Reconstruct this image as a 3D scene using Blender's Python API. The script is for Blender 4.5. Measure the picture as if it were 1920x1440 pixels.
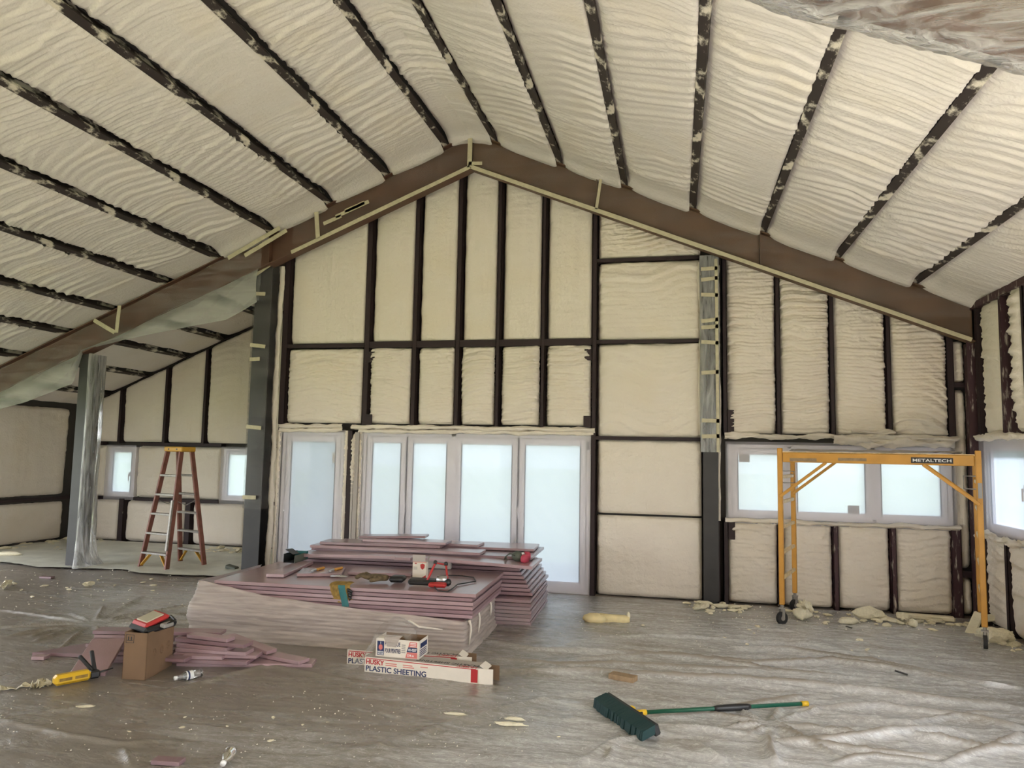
import bpy, bmesh, math, random
import numpy as np
from mathutils import Matrix, Vector, Euler

sc = bpy.context.scene
for o in list(bpy.data.objects):
    bpy.data.objects.remove(o)
PI = math.pi
# ------------------------------------------------------------------ camera
FPX, YAW, PITCH, ROLL, EYE = 1389.83, 0.219672, 0.0923712, 0.0186594, 1.70
_f = Vector((-math.sin(YAW)*math.cos(PITCH), math.cos(YAW)*math.cos(PITCH), math.sin(PITCH)))
_r = Vector((math.cos(YAW), math.sin(YAW), 0)); _u = _r.cross(_f)
_c, _s = math.cos(ROLL), math.sin(ROLL)
_r, _u = _c*_r+_s*_u, -_s*_r+_c*_u
cam_d = bpy.data.cameras.new('camera'); cam = bpy.data.objects.new('camera', cam_d)
sc.collection.objects.link(cam)
cam_d.sensor_width = 36; cam_d.lens = FPX/1920*36; cam_d.clip_start = .05; cam_d.clip_end = 300
cam.matrix_world = Matrix(((_r.x, _u.x, -_f.x, 0), (_r.y, _u.y, -_f.y, 0), (_r.z, _u.z, -_f.z, EYE), (0, 0, 0, 1)))
sc.camera = cam
CAM = Vector((0, 0, EYE))

# ------------------------------------------------------------------ daylight and exposure
w = bpy.data.worlds.new('sky'); sc.world = w; w.use_nodes = True
bg = w.node_tree.nodes['Background']
bg.inputs[0].default_value = (0.93, 0.96, 1.0, 1); bg.inputs[1].default_value = 2.2
sun_d = bpy.data.lights.new('sun', 'SUN'); sun_d.energy = 14; sun_d.angle = math.radians(6); sun_d.color = (1, .985, .95)  # sun added to bounce off the floor behind the camera
sun = bpy.data.objects.new('sun', sun_d); sc.collection.objects.link(sun)
sun.rotation_euler = Vector((-.72, .05, -.70)).to_track_quat('-Z', 'Y').to_euler()
sc.view_settings.view_transform = 'Standard'; sc.view_settings.look = 'None'
sc.view_settings.gamma = 1; sc.view_settings.use_curve_mapping = False
sc.view_settings.exposure = 1.72
sc.cycles.max_bounces = 10; sc.cycles.diffuse_bounces = 5; sc.cycles.glossy_bounces = 3
sc.cycles.transparent_max_bounces = 12; sc.cycles.transmission_bounces = 6
sc.cycles.sample_clamp_indirect = 6; sc.cycles.caustics_reflective = False; sc.cycles.caustics_refractive = False
sc.cycles.use_denoising = True

# ------------------------------------------------------------------ measuring: a pixel of the photograph onto a real plane
def ray(x, y):
    return (x-960)/FPX*_r-(y-720)/FPX*_u+_f
def fl(x, y, z=0.0):
    d = ray(x, y); return CAM+d*((z-EYE)/d.z)
def pl(x, y, Y):
    d = ray(x, y); return CAM+d*(Y/d.y)

# ------------------------------------------------------------------ noise
_rng = np.random.RandomState(7); _T = _rng.rand(256, 256)
def vn(x, y, seed=0):
    x = np.asarray(x, float)+seed*17.31; y = np.asarray(y, float)+seed*9.77
    xi = np.floor(x).astype(int); yi = np.floor(y).astype(int)
    fx = x-xi; fy = y-yi; fx = fx*fx*(3-2*fx); fy = fy*fy*(3-2*fy)
    a = _T[xi & 255, yi & 255]; b = _T[(xi+1) & 255, yi & 255]
    c = _T[xi & 255, (yi+1) & 255]; d = _T[(xi+1) & 255, (yi+1) & 255]
    return (a*(1-fx)+b*fx)*(1-fy)+(c*(1-fx)+d*fx)*fy
def fbm(x, y, seed=0, n=3):
    s = 0; a = .5
    for i in range(n):
        s = s+a*(vn(x*2**i, y*2**i, seed+i*3)-.5); a *= .5
    return s

# ------------------------------------------------------------------ materials
def mat(name, col, rough=.6, metal=0, spec=.5, vary=0, vscale=8, bump=0, bscale=60, col2=None, alpha=1, coat=0, rough2=None):
    m = bpy.data.materials.new(name); m.use_nodes = True
    nt = m.node_tree; p = nt.nodes['Principled BSDF']
    p.inputs['Base Color'].default_value = (*col, 1); p.inputs['Roughness'].default_value = rough
    p.inputs['Metallic'].default_value = metal; p.inputs['Specular IOR Level'].default_value = spec
    p.inputs['Alpha'].default_value = alpha; p.inputs['Coat Weight'].default_value = coat; p.inputs['Coat Roughness'].default_value = .2; p.inputs['Coat IOR'].default_value = 1.7
    tc = nt.nodes.new('ShaderNodeTexCoord')
    if vary or col2:
        n = nt.nodes.new('ShaderNodeTexNoise'); n.inputs['Scale'].default_value = vscale; n.inputs['Detail'].default_value = 5
        nt.links.new(tc.outputs['Object'], n.inputs['Vector'])
        r = nt.nodes.new('ShaderNodeValToRGB')
        r.color_ramp.elements[0].position = .32; r.color_ramp.elements[1].position = .68
        c2 = col2 or tuple(min(1, c*(1+vary)) for c in col)
        c1 = col if col2 else tuple(c*(1-vary) for c in col)
        r.color_ramp.elements[0].color = (*c1, 1); r.color_ramp.elements[1].color = (*c2, 1)
        nt.links.new(n.outputs['Fac'], r.inputs['Fac']); nt.links.new(r.outputs['Color'], p.inputs['Base Color'])
        if rough2 is not None:
            mr = nt.nodes.new('ShaderNodeMapRange'); mr.inputs['From Min'].default_value = .35; mr.inputs['From Max'].default_value = .65
            mr.inputs['To Min'].default_value = rough; mr.inputs['To Max'].default_value = rough2
            nt.links.new(n.outputs['Fac'], mr.inputs['Value']); nt.links.new(mr.outputs['Result'], p.inputs['Roughness'])
    if bump:
        n2 = nt.nodes.new('ShaderNodeTexNoise'); n2.inputs['Scale'].default_value = bscale; n2.inputs['Detail'].default_value = 4
        nt.links.new(tc.outputs['Object'], n2.inputs['Vector'])
        b = nt.nodes.new('ShaderNodeBump'); b.inputs['Strength'].default_value = bump; b.inputs['Distance'].default_value = .01
        nt.links.new(n2.outputs['Fac'], b.inputs['Height']); nt.links.new(b.outputs['Normal'], p.inputs['Normal'])
    return m

def film_mat(name, col, transp, gloss=.25, rough=.2, transl=.5, bump=.0, bscale=(6, 6, 6), brot=(0, 0, 0), streak=(.15, -.35)):
    """thin plastic sheeting: part see-through, part milky scatter, a slick surface"""
    m = bpy.data.materials.new(name); m.use_nodes = True; nt = m.node_tree; nt.nodes.clear()
    N = nt.nodes.new; L = nt.links.new
    out = N('ShaderNodeOutputMaterial'); tr = N('ShaderNodeBsdfTransparent'); tl = N('ShaderNodeBsdfTranslucent')
    df = N('ShaderNodeBsdfDiffuse'); gl = N('ShaderNodeBsdfGlossy')
    tl.inputs[0].default_value = (*col, 1); df.inputs[0].default_value = (*col, 1)
    gl.inputs['Roughness'].default_value = rough; gl.inputs[0].default_value = (1, 1, 1, 1)
    m1 = N('ShaderNodeMixShader'); m1.inputs[0].default_value = transl; L(df.outputs[0], m1.inputs[1]); L(tl.outputs[0], m1.inputs[2])
    m2 = N('ShaderNodeMixShader'); m2.inputs[0].default_value = transp; L(m1.outputs[0], m2.inputs[1]); L(tr.outputs[0], m2.inputs[2])
    fr = N('ShaderNodeFresnel'); fr.inputs[0].default_value = 1.4
    mu = N('ShaderNodeMath'); mu.operation = 'MULTIPLY'; mu.inputs[1].default_value = gloss*4; mu.use_clamp = True
    L(fr.outputs[0], mu.inputs[0])
    m3 = N('ShaderNodeMixShader'); L(mu.outputs[0], m3.inputs[0]); L(m2.outputs[0], m3.inputs[1]); L(gl.outputs[0], m3.inputs[2])
    L(m3.outputs[0], out.inputs[0])
    if bump:
        tc = N('ShaderNodeTexCoord'); mp = N('ShaderNodeMapping'); mp.inputs['Scale'].default_value = bscale; mp.inputs['Rotation'].default_value = brot
        n = N('ShaderNodeTexNoise'); n.inputs['Scale'].default_value = 1; n.inputs['Detail'].default_value = 6; n.inputs['Distortion'].default_value = 1.2
        L(tc.outputs['Object'], mp.inputs[0]); L(mp.outputs[0], n.inputs['Vector'])
        b = N('ShaderNodeBump'); b.inputs['Strength'].default_value = bump; b.inputs['Distance'].default_value = .03
        L(n.outputs['Fac'], b.inputs['Height'])
        for s in (gl, df, tl, fr):
            L(b.outputs['Normal'], s.inputs['Normal'])
        # streaks of doubled film are milkier
        r = N('ShaderNodeMapRange'); r.inputs['From Min'].default_value = .35; r.inputs['From Max'].default_value = .72
        r.inputs['To Min'].default_value = min(.985, transp+streak[0]); r.inputs['To Max'].default_value = max(0, transp+streak[1])
        L(n.outputs['Fac'], r.inputs['Value']); L(r.outputs[0], m2.inputs[0])
    return m

def foam_mat(name, c1, c2, c3):
    m = bpy.data.materials.new(name); m.use_nodes = True; nt = m.node_tree; p = nt.nodes['Principled BSDF']
    N = nt.nodes.new; L = nt.links.new
    p.inputs['Roughness'].default_value = .75; p.inputs['Specular IOR Level'].default_value = .25
    tc = N('ShaderNodeTexCoord'); n = N('ShaderNodeTexNoise'); n.inputs['Scale'].default_value = 1.6; n.inputs['Detail'].default_value = 6
    L(tc.outputs['Object'], n.inputs['Vector'])
    r = N('ShaderNodeValToRGB'); e = r.color_ramp.elements
    e[0].position = .3; e[0].color = (*c1, 1); e[1].position = .72; e[1].color = (*c3, 1)
    k = e.new(.5); k.color = (*c2, 1)
    L(n.outputs['Fac'], r.inputs['Fac']); L(r.outputs['Color'], p.inputs['Base Color'])
    n2 = N('ShaderNodeTexNoise'); n2.inputs['Scale'].default_value = 34; n2.inputs['Detail'].default_value = 6; n2.inputs['Roughness'].default_value = .6
    L(tc.outputs['Object'], n2.inputs['Vector'])
    b = N('ShaderNodeBump'); b.inputs['Strength'].default_value = .5; b.inputs['Distance'].default_value = .016
    L(n2.outputs['Fac'], b.inputs['Height']); L(b.outputs['Normal'], p.inputs['Normal'])
    return m

def spray_mat(name, base, foam, thr, scale, soft=.06):
    """painted steel with blotches of overspray on it"""
    m = bpy.data.materials.new(name); m.use_nodes = True; nt = m.node_tree; p = nt.nodes['Principled BSDF']
    N = nt.nodes.new; L = nt.links.new
    p.inputs['Roughness'].default_value = .6; p.inputs['Specular IOR Level'].default_value = .3
    tc = N('ShaderNodeTexCoord'); mp = N('ShaderNodeMapping'); mp.inputs['Scale'].default_value = scale
    n = N('ShaderNodeTexNoise'); n.inputs['Scale'].default_value = 1; n.inputs['Detail'].default_value = 5; n.inputs['Roughness'].default_value = .6
    L(tc.outputs['Object'], mp.inputs[0]); L(mp.outputs[0], n.inputs['Vector'])
    r = N('ShaderNodeValToRGB'); e = r.color_ramp.elements
    e[0].position = thr; e[0].color = (*base, 1); e[1].position = thr+soft; e[1].color = (*foam, 1)
    L(n.outputs['Fac'], r.inputs['Fac']); L(r.outputs['Color'], p.inputs['Base Color'])
    return m

M = {}
M['foam_roof'] = foam_mat('foam_roof', (.69, .635, .58), (.72, .665, .62), (.71, .64, .56))
M['foam_wall'] = foam_mat('foam_wall', (.73, .655, .575), (.76, .69, .605), (.75, .665, .555))
M['foam_scrap'] = mat('foam_scrap', (.76, .70, .53), .85, vary=.08, bump=.4, bscale=40)
M['foam_lump'] = mat('foam_lump', (.72, .60, .33), .7, vary=.1, vscale=12)
M['purlin'] = spray_mat('purlin', (.035, .026, .024), (.66, .60, .50), .53, (6, 3.6, 6), .08)
M['stud'] = spray_mat('stud', (.030, .018, .020), (.55, .50, .42), .72, (14, 14, 3))
M['stud_sprayed'] = spray_mat('stud_sprayed', (.060, .030, .036), (.55, .49, .42), .56, (30, 14, 5), .14)
M['rafter'] = mat('rafter', (.105, .052, .034), .55, vary=.2, vscale=3)
M['rafter_dark'] = mat('rafter_dark', (.115, .064, .036), .55, vary=.2, vscale=3)
M['post'] = mat('post', (.020, .018, .019), .5, vary=.25, vscale=4)
M['deck'] = mat('deck', (.05, .045, .04), .8)
M['concrete'] = mat('concrete', (.25, .22, .185), .85, vary=.2, vscale=2.5)
M['white_pvc'] = mat('white_pvc', (.84, .80, .84), .35)
M['gasket'] = mat('gasket', (.05, .05, .05), .6)
M['tape'] = mat('tape', (.50, .45, .31), .6, vary=.1, vscale=20)
M['film'] = film_mat('film', (.80, .80, .78), .88, .05, .25, .5, bump=.2, bscale=(1.1, 1, 9), brot=(0, .75, 0), streak=(.10, -.16))
M['film_post'] = film_mat('film_post', (.80, .80, .80), .55, .4, .16, .5, bump=1.0, bscale=(16, 16, 2.2))
M['film_haze'] = film_mat('film_haze', (.74, .76, .72), .52, .06, .3, .5, bump=.2, bscale=(1.2, 1, 6), brot=(0, .6, 0), streak=(.08, -.10))
M['film_dark'] = film_mat('film_dark', (.70, .68, .66), .96, .05, .22, .5, bump=.4, bscale=(1.2, 1, 12), brot=(0, .9, 0), streak=(.02, -.14))
M['film_window'] = film_mat('film_window', (.80, .78, .83), .62, .04, .35, .5)
M['film_bundle'] = film_mat('film_bundle', (.60, .525, .475), .26, .12, .28, .2, bump=.4, bscale=(2, 2, 22), streak=(.18, -.18))
M['film_beam'] = film_mat('film_beam', (.60, .60, .62), .62, .18, .2, .5, bump=1.0, bscale=(1.0, 16, 16), brot=(0, -.25, 0), streak=(.3, -.5))
M['pink'] = mat('pink', (.32, .205, .225), .42, vary=.06, vscale=5, bump=.15, bscale=90, coat=.7)
M['pink_b'] = mat('pink_b', (.36, .24, .265), .42, vary=.06, vscale=5, bump=.15, bscale=90, coat=.7)
M['pink_c'] = mat('pink_c', (.235, .14, .16), .45, vary=.08, vscale=5, bump=.15, bscale=90, coat=.7)
M['orange'] = mat('orange', (.52, .25, .035), .45, vary=.1, vscale=6)
M['rung'] = mat('rung', (.72, .55, .30), .5, vary=.2, vscale=25)
M['ladder_red'] = mat('ladder_red', (.20, .072, .052), .5, vary=.2, vscale=10)
M['ladder_yellow'] = mat('ladder_yellow', (.56, .30, .03), .5)
M['alu'] = mat('alu', (.30, .28, .26), .5, .3, vary=.15, vscale=30)
M['rubber'] = mat('rubber', (.018, .018, .02), .6)
M['black'] = mat('black', (.012, .012, .014), .45)
M['steel'] = mat('steel', (.45, .45, .46), .35, .9)
M['card'] = mat('card', (.19, .115, .065), .85, vary=.08, vscale=5)
M['card_in'] = mat('card_in', (.20, .12, .07), .9)
M['box_white'] = mat('box_white', (.72, .66, .58), .6, vary=.04, vscale=9)
M['box_grey'] = mat('box_grey', (.42, .38, .35), .6)
M['ink_red'] = mat('ink_red', (.42, .02, .025), .5)
M['ink_red_l'] = mat('ink_red_l', (.62, .17, .15), .5)
M['ink_blue'] = mat('ink_blue', (.012, .025, .10), .5)
M['ink_black'] = mat('ink_black', (.015, .013, .015), .5)
M['ink_white'] = mat('ink_white', (.8, .8, .8), .5)
M['ink_grey'] = mat('ink_grey', (.30, .29, .28), .5)
M['red'] = mat('red', (.42, .03, .03), .4)
M['green'] = mat('green', (.006, .085, .05), .4)
M['bristle'] = mat('bristle', (.003, .030, .032), .7)
M['yellow'] = mat('yellow', (.68, .42, .02), .4)
M['glove_tan'] = mat('glove_tan', (.26, .16, .035), .8, vary=.3, vscale=30)
M['glove_brown'] = mat('glove_brown', (.12, .085, .045), .85, vary=.3, vscale=30)
M['teal'] = mat('teal', (.03, .15, .16), .7)
M['lens'] = mat('lens', (.50, .47, .36), .15, coat=1)
M['wood'] = mat('wood', (.28, .19, .11), .7, vary=.2, vscale=20)
M['mask_grey'] = mat('mask_grey', (.09, .10, .08), .6)
M['pink_filter'] = mat('pink_filter', (.45, .05, .09), .6)
M['grass'] = mat('grass', (.19, .22, .12), .95, vary=.25, vscale=.6)
M['crumb'] = mat('crumb', (.72, .68, .60), .9)

def glass_mat(name, milk, tint=(.245, .285, .322, 1)):
    m = bpy.data.materials.new(name); m.use_nodes = True; nt = m.node_tree; nt.nodes.clear()
    N = nt.nodes.new; L = nt.links.new
    out = N('ShaderNodeOutputMaterial'); tt = N('ShaderNodeBsdfTransparent'); tt.inputs[0].default_value = (.30, .335, .345, 1)
    tl = N('ShaderNodeBsdfTranslucent'); tl.inputs[0].default_value = tint   # milkiness and dark tint added to diffuse and dim the daylight
    t = N('ShaderNodeMixShader'); t.inputs[0].default_value = milk; L(tt.outputs[0], t.inputs[1]); L(tl.outputs[0], t.inputs[2])
    g = N('ShaderNodeBsdfGlossy'); g.inputs['Roughness'].default_value = .03; f = N('ShaderNodeFresnel'); f.inputs[0].default_value = 1.45
    x = N('ShaderNodeMixShader'); L(f.outputs[0], x.inputs[0]); L(t.outputs[0], x.inputs[1]); L(g.outputs[0], x.inputs[2]); L(x.outputs[0], out.inputs[0])
    return m
M['glass'] = glass_mat('pane_glass', .9); M['glass_milky'] = glass_mat('pane_glass_milky', 1.0, (.085, .10, .122, 1))
M['bottle'] = film_mat('bottle', (.8, .82, .85), .82, .5, .06, .5)

def sheet_mat():
    """dusty polythene laid on concrete"""
    m = bpy.data.materials.new('floor_sheet'); m.use_nodes = True; nt = m.node_tree; p = nt.nodes['Principled BSDF']
    N = nt.nodes.new; L = nt.links.new
    tc = N('ShaderNodeTexCoord')
    n = N('ShaderNodeTexNoise'); n.inputs['Scale'].default_value = .55; n.inputs['Detail'].default_value = 7; n.inputs['Distortion'].default_value = .6
    L(tc.outputs['Object'], n.inputs['Vector'])
    sx = N('ShaderNodeSeparateXYZ'); L(tc.outputs['Object'], sx.inputs[0])
    # dust lies thick on the left of the room and thins out towards the right wall
    mx = N('ShaderNodeMapRange'); mx.inputs['From Min'].default_value = -3.2; mx.inputs['From Max'].default_value = .4
    mx.inputs['To Min'].default_value = .30; mx.inputs['To Max'].default_value = -.18
    L(sx.outputs['X'], mx.inputs['Value'])
    ad = N('ShaderNodeMath'); ad.operation = 'ADD'; L(n.outputs['Fac'], ad.inputs[0]); L(mx.outputs[0], ad.inputs[1])
    # window glare left of the stacks, painted as a paler patch
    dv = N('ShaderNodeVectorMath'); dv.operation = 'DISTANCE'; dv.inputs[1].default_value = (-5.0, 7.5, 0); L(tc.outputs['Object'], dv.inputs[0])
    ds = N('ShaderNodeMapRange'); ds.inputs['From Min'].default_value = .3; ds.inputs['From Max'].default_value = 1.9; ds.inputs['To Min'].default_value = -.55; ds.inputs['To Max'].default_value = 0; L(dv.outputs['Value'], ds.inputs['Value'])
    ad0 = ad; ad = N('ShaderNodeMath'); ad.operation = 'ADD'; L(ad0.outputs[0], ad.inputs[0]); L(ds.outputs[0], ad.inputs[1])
    # streaks along the folds: silver glare painted between tan dust
    mps = N('ShaderNodeMapping'); mps.inputs['Scale'].default_value = (.8, 4.2, 1); mps.inputs['Rotation'].default_value = (0, 0, .16); L(tc.outputs['Object'], mps.inputs[0])
    ns_ = N('ShaderNodeTexNoise'); ns_.inputs['Scale'].default_value = 1.5; ns_.inputs['Detail'].default_value = 8; ns_.inputs['Roughness'].default_value = .68; ns_.inputs['Distortion'].default_value = 1.1; L(mps.outputs[0], ns_.inputs['Vector'])
    ss = N('ShaderNodeMath'); ss.operation = 'MULTIPLY_ADD'; ss.inputs[1].default_value = 1.1; ss.inputs[2].default_value = -.55; L(ns_.outputs['Fac'], ss.inputs[0])
    ad1 = ad; ad = N('ShaderNodeMath'); ad.operation = 'ADD'; L(ad1.outputs[0], ad.inputs[0]); L(ss.outputs[0], ad.inputs[1])
    r = N('ShaderNodeValToRGB'); e = r.color_ramp.elements
    e[0].position = .3; e[0].color = (.56, .565, .58, 1); e[1].position = .75; e[1].color = (.225, .195, .168, 1)
    L(ad.outputs[0], r.inputs['Fac'])
    n3 = N('ShaderNodeTexNoise'); n3.inputs['Scale'].default_value = 28; n3.inputs['Detail'].default_value = 8; n3.inputs['Roughness'].default_value = .75
    L(tc.outputs['Object'], n3.inputs['Vector'])
    mc = N('ShaderNodeMix'); mc.data_type = 'RGBA'; mc.blend_type = 'MULTIPLY'; mc.inputs[0].default_value = .5
    r3 = N('ShaderNodeValToRGB'); r3.color_ramp.elements[0].position = .35; r3.color_ramp.elements[0].color = (.62, .6, .58, 1)
    r3.color_ramp.elements[1].position = .62; r3.color_ramp.elements[1].color = (1.25, 1.22, 1.2, 1)
    L(n3.outputs['Fac'], r3.inputs['Fac']); L(r.outputs['Color'], mc.inputs[6]); L(r3.outputs['Color'], mc.inputs[7])
    n5 = N('ShaderNodeTexNoise'); n5.inputs['Scale'].default_value = 1.5; n5.inputs['Detail'].default_value = 7; n5.inputs['Distortion'].default_value = 2.2; n5.inputs['Roughness'].default_value = .62
    mp5 = N('ShaderNodeMapping'); mp5.inputs['Scale'].default_value = (2.6, 6.5, 4); mp5.inputs['Rotation'].default_value = (0, 0, .12); L(tc.outputs['Object'], mp5.inputs[0]); L(mp5.outputs[0], n5.inputs['Vector'])
    r5 = N('ShaderNodeValToRGB'); e5 = r5.color_ramp.elements; e5[0].position = .475; e5[0].color = (0, 0, 0, 1); e5[1].position = .525; e5[1].color = (0, 0, 0, 1); k5 = e5.new(.5); k5.color = (1, 1, 1, 1)
    L(n5.outputs['Fac'], r5.inputs['Fac'])
    wk = N('ShaderNodeMapRange'); wk.inputs['From Min'].default_value = .3; wk.inputs['From Max'].default_value = .8; wk.inputs['To Min'].default_value = .9; wk.inputs['To Max'].default_value = .06; L(ad.outputs[0], wk.inputs['Value'])
    wm = N('ShaderNodeMath'); wm.operation = 'MULTIPLY'; L(r5.outputs['Color'], wm.inputs[0]); L(wk.outputs[0], wm.inputs[1])
    mw = N('ShaderNodeMix'); mw.data_type = 'RGBA'; L(wm.outputs[0], mw.inputs[0]); L(mc.outputs[2], mw.inputs[6]); mw.inputs[7].default_value = (.80, .80, .82, 1)   # creases whiten, with glints painted into their colour
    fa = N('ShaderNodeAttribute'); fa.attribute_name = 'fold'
    mf = N('ShaderNodeMix'); mf.data_type = 'RGBA'; L(fa.outputs['Fac'], mf.inputs[0]); L(mw.outputs[2], mf.inputs[6]); mf.inputs[7].default_value = (.30, .262, .225, 1)   # fold bands painted darker where the glare drops off
    L(mf.outputs[2], p.inputs['Base Color'])
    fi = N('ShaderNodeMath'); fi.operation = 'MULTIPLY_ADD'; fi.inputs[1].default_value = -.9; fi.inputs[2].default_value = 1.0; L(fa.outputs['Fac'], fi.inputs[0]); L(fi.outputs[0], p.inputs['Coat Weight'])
    rr = N('ShaderNodeMapRange'); rr.inputs['From Min'].default_value = .35; rr.inputs['From Max'].default_value = .78
    L(rr.outputs[0], p.inputs['Coat Roughness']); rr.inputs['To Min'].default_value = .035; rr.inputs['To Max'].default_value = .32
    L(ad.outputs[0], rr.inputs['Value']); 
    p.inputs['Specular IOR Level'].default_value = .3; p.inputs['Coat Weight'].default_value = 1.0; p.inputs['Coat Roughness'].default_value = .07; p.inputs['Coat IOR'].default_value = 2.6; p.inputs['Alpha'].default_value = .86
    mp = N('ShaderNodeMapping'); mp.inputs['Scale'].default_value = (4, 11, 4); mp.inputs['Rotation'].default_value = (0, 0, .12)
    L(tc.outputs['Object'], mp.inputs[0])
    n2 = N('ShaderNodeTexNoise'); n2.inputs['Scale'].default_value = 1.5; n2.inputs['Detail'].default_value = 7; n2.inputs['Distortion'].default_value = 2.2
    n2.inputs['Roughness'].default_value = .62
    L(mp.outputs[0], n2.inputs['Vector'])
    b = N('ShaderNodeBump'); b.inputs['Strength'].default_value = .42; b.inputs['Distance'].default_value = .02
    vo = N('ShaderNodeTexVoronoi'); vo.inputs['Scale'].default_value = 3.2; vo.inputs['Randomness'].default_value = 1
    dn = N('ShaderNodeVectorMath'); dn.operation = 'MULTIPLY_ADD'; dn.inputs[1].default_value = (.9, .9, .9); L(n2.outputs['Color'], dn.inputs[0]); L(mp.outputs[0], dn.inputs[2]); L(dn.outputs[0], vo.inputs['Vector'])
    nm = N('ShaderNodeTexNoise'); nm.inputs['Scale'].default_value = .9; L(tc.outputs['Object'], nm.inputs['Vector'])
    mk = N('ShaderNodeMapRange'); mk.inputs['From Min'].default_value = .42; mk.inputs['From Max'].default_value = .6; mk.inputs['To Min'].default_value = .1; mk.inputs['To Max'].default_value = 1.0; L(nm.outputs['Fac'], mk.inputs['Value'])
    vm = N('ShaderNodeMath'); vm.operation = 'MULTIPLY'; L(vo.outputs['Distance'], vm.inputs[0]); L(mk.outputs[0], vm.inputs[1])
    sm = N('ShaderNodeMath'); sm.operation = 'ADD'; L(vm.outputs[0], sm.inputs[0]); L(n2.outputs['Fac'], sm.inputs[1])
    L(sm.outputs[0], b.inputs['Height']); L(b.outputs['Normal'], p.inputs['Coat Normal'])
    return m
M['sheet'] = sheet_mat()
M['sheet_pale'] = mat('sheet_pale', (.60, .60, .53), .4, vary=.12, vscale=3, bump=.3, bscale=12)
M['sheet_bounce'] = mat('sheet_bounce', (.66, .61, .54), .5, vary=.06)

# ------------------------------------------------------------------ object helpers
def link(name, me, parent=None, loc=None, rot=None):
    o = bpy.data.objects.new(name, me); sc.collection.objects.link(o)
    if parent: o.parent = parent
    if loc is not None: o.location = loc
    if rot is not None: o.rotation_euler = rot
    return o
def tag(o, label=None, cat=None, group=None, kind=None):
    if label: o['label'] = label
    if cat: o['category'] = cat
    if group: o['group'] = group
    if kind: o['kind'] = kind
    return o
def empty(name, loc=(0, 0, 0), rz=0, rot=None):
    o = bpy.data.objects.new(name, None); sc.collection.objects.link(o)
    o.location = loc; o.rotation_euler = rot or (0, 0, rz); o.empty_display_size = .1
    return o
def pdata(name, v, f, m, parent=None, smooth=False):
    me = bpy.data.meshes.new(name); me.from_pydata([tuple(x) for x in v], [], f); me.materials.append(m)
    if smooth: me.polygons.foreach_set('use_smooth', [True]*len(me.polygons))
    me.update(); return link(name, me, parent)
def gridmesh(name, P, m, parent=None, smooth=True, close=False):
    n, k, _ = P.shape
    me = bpy.data.meshes.new(name)
    i, j = np.meshgrid(np.arange(n-1), np.arange(k-1 if not close else k), indexing='ij')
    j2 = (j+1) % k
    q = np.stack([i*k+j, (i+1)*k+j, (i+1)*k+j2, i*k+j2], -1).reshape(-1, 4)
    me.vertices.add(n*k); me.vertices.foreach_set('co', P.reshape(-1).astype(np.float32))
    me.loops.add(len(q)*4); me.loops.foreach_set('vertex_index', q.reshape(-1).astype(np.int32))
    me.polygons.add(len(q)); me.polygons.foreach_set('loop_start', np.arange(0, len(q)*4, 4, dtype=np.int32))
    me.polygons.foreach_set('use_smooth', np.ones(len(q), bool) if smooth else np.zeros(len(q), bool))
    me.materials.append(m); me.update(calc_edges=True); me.validate()
    return link(name, me, parent)

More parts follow.
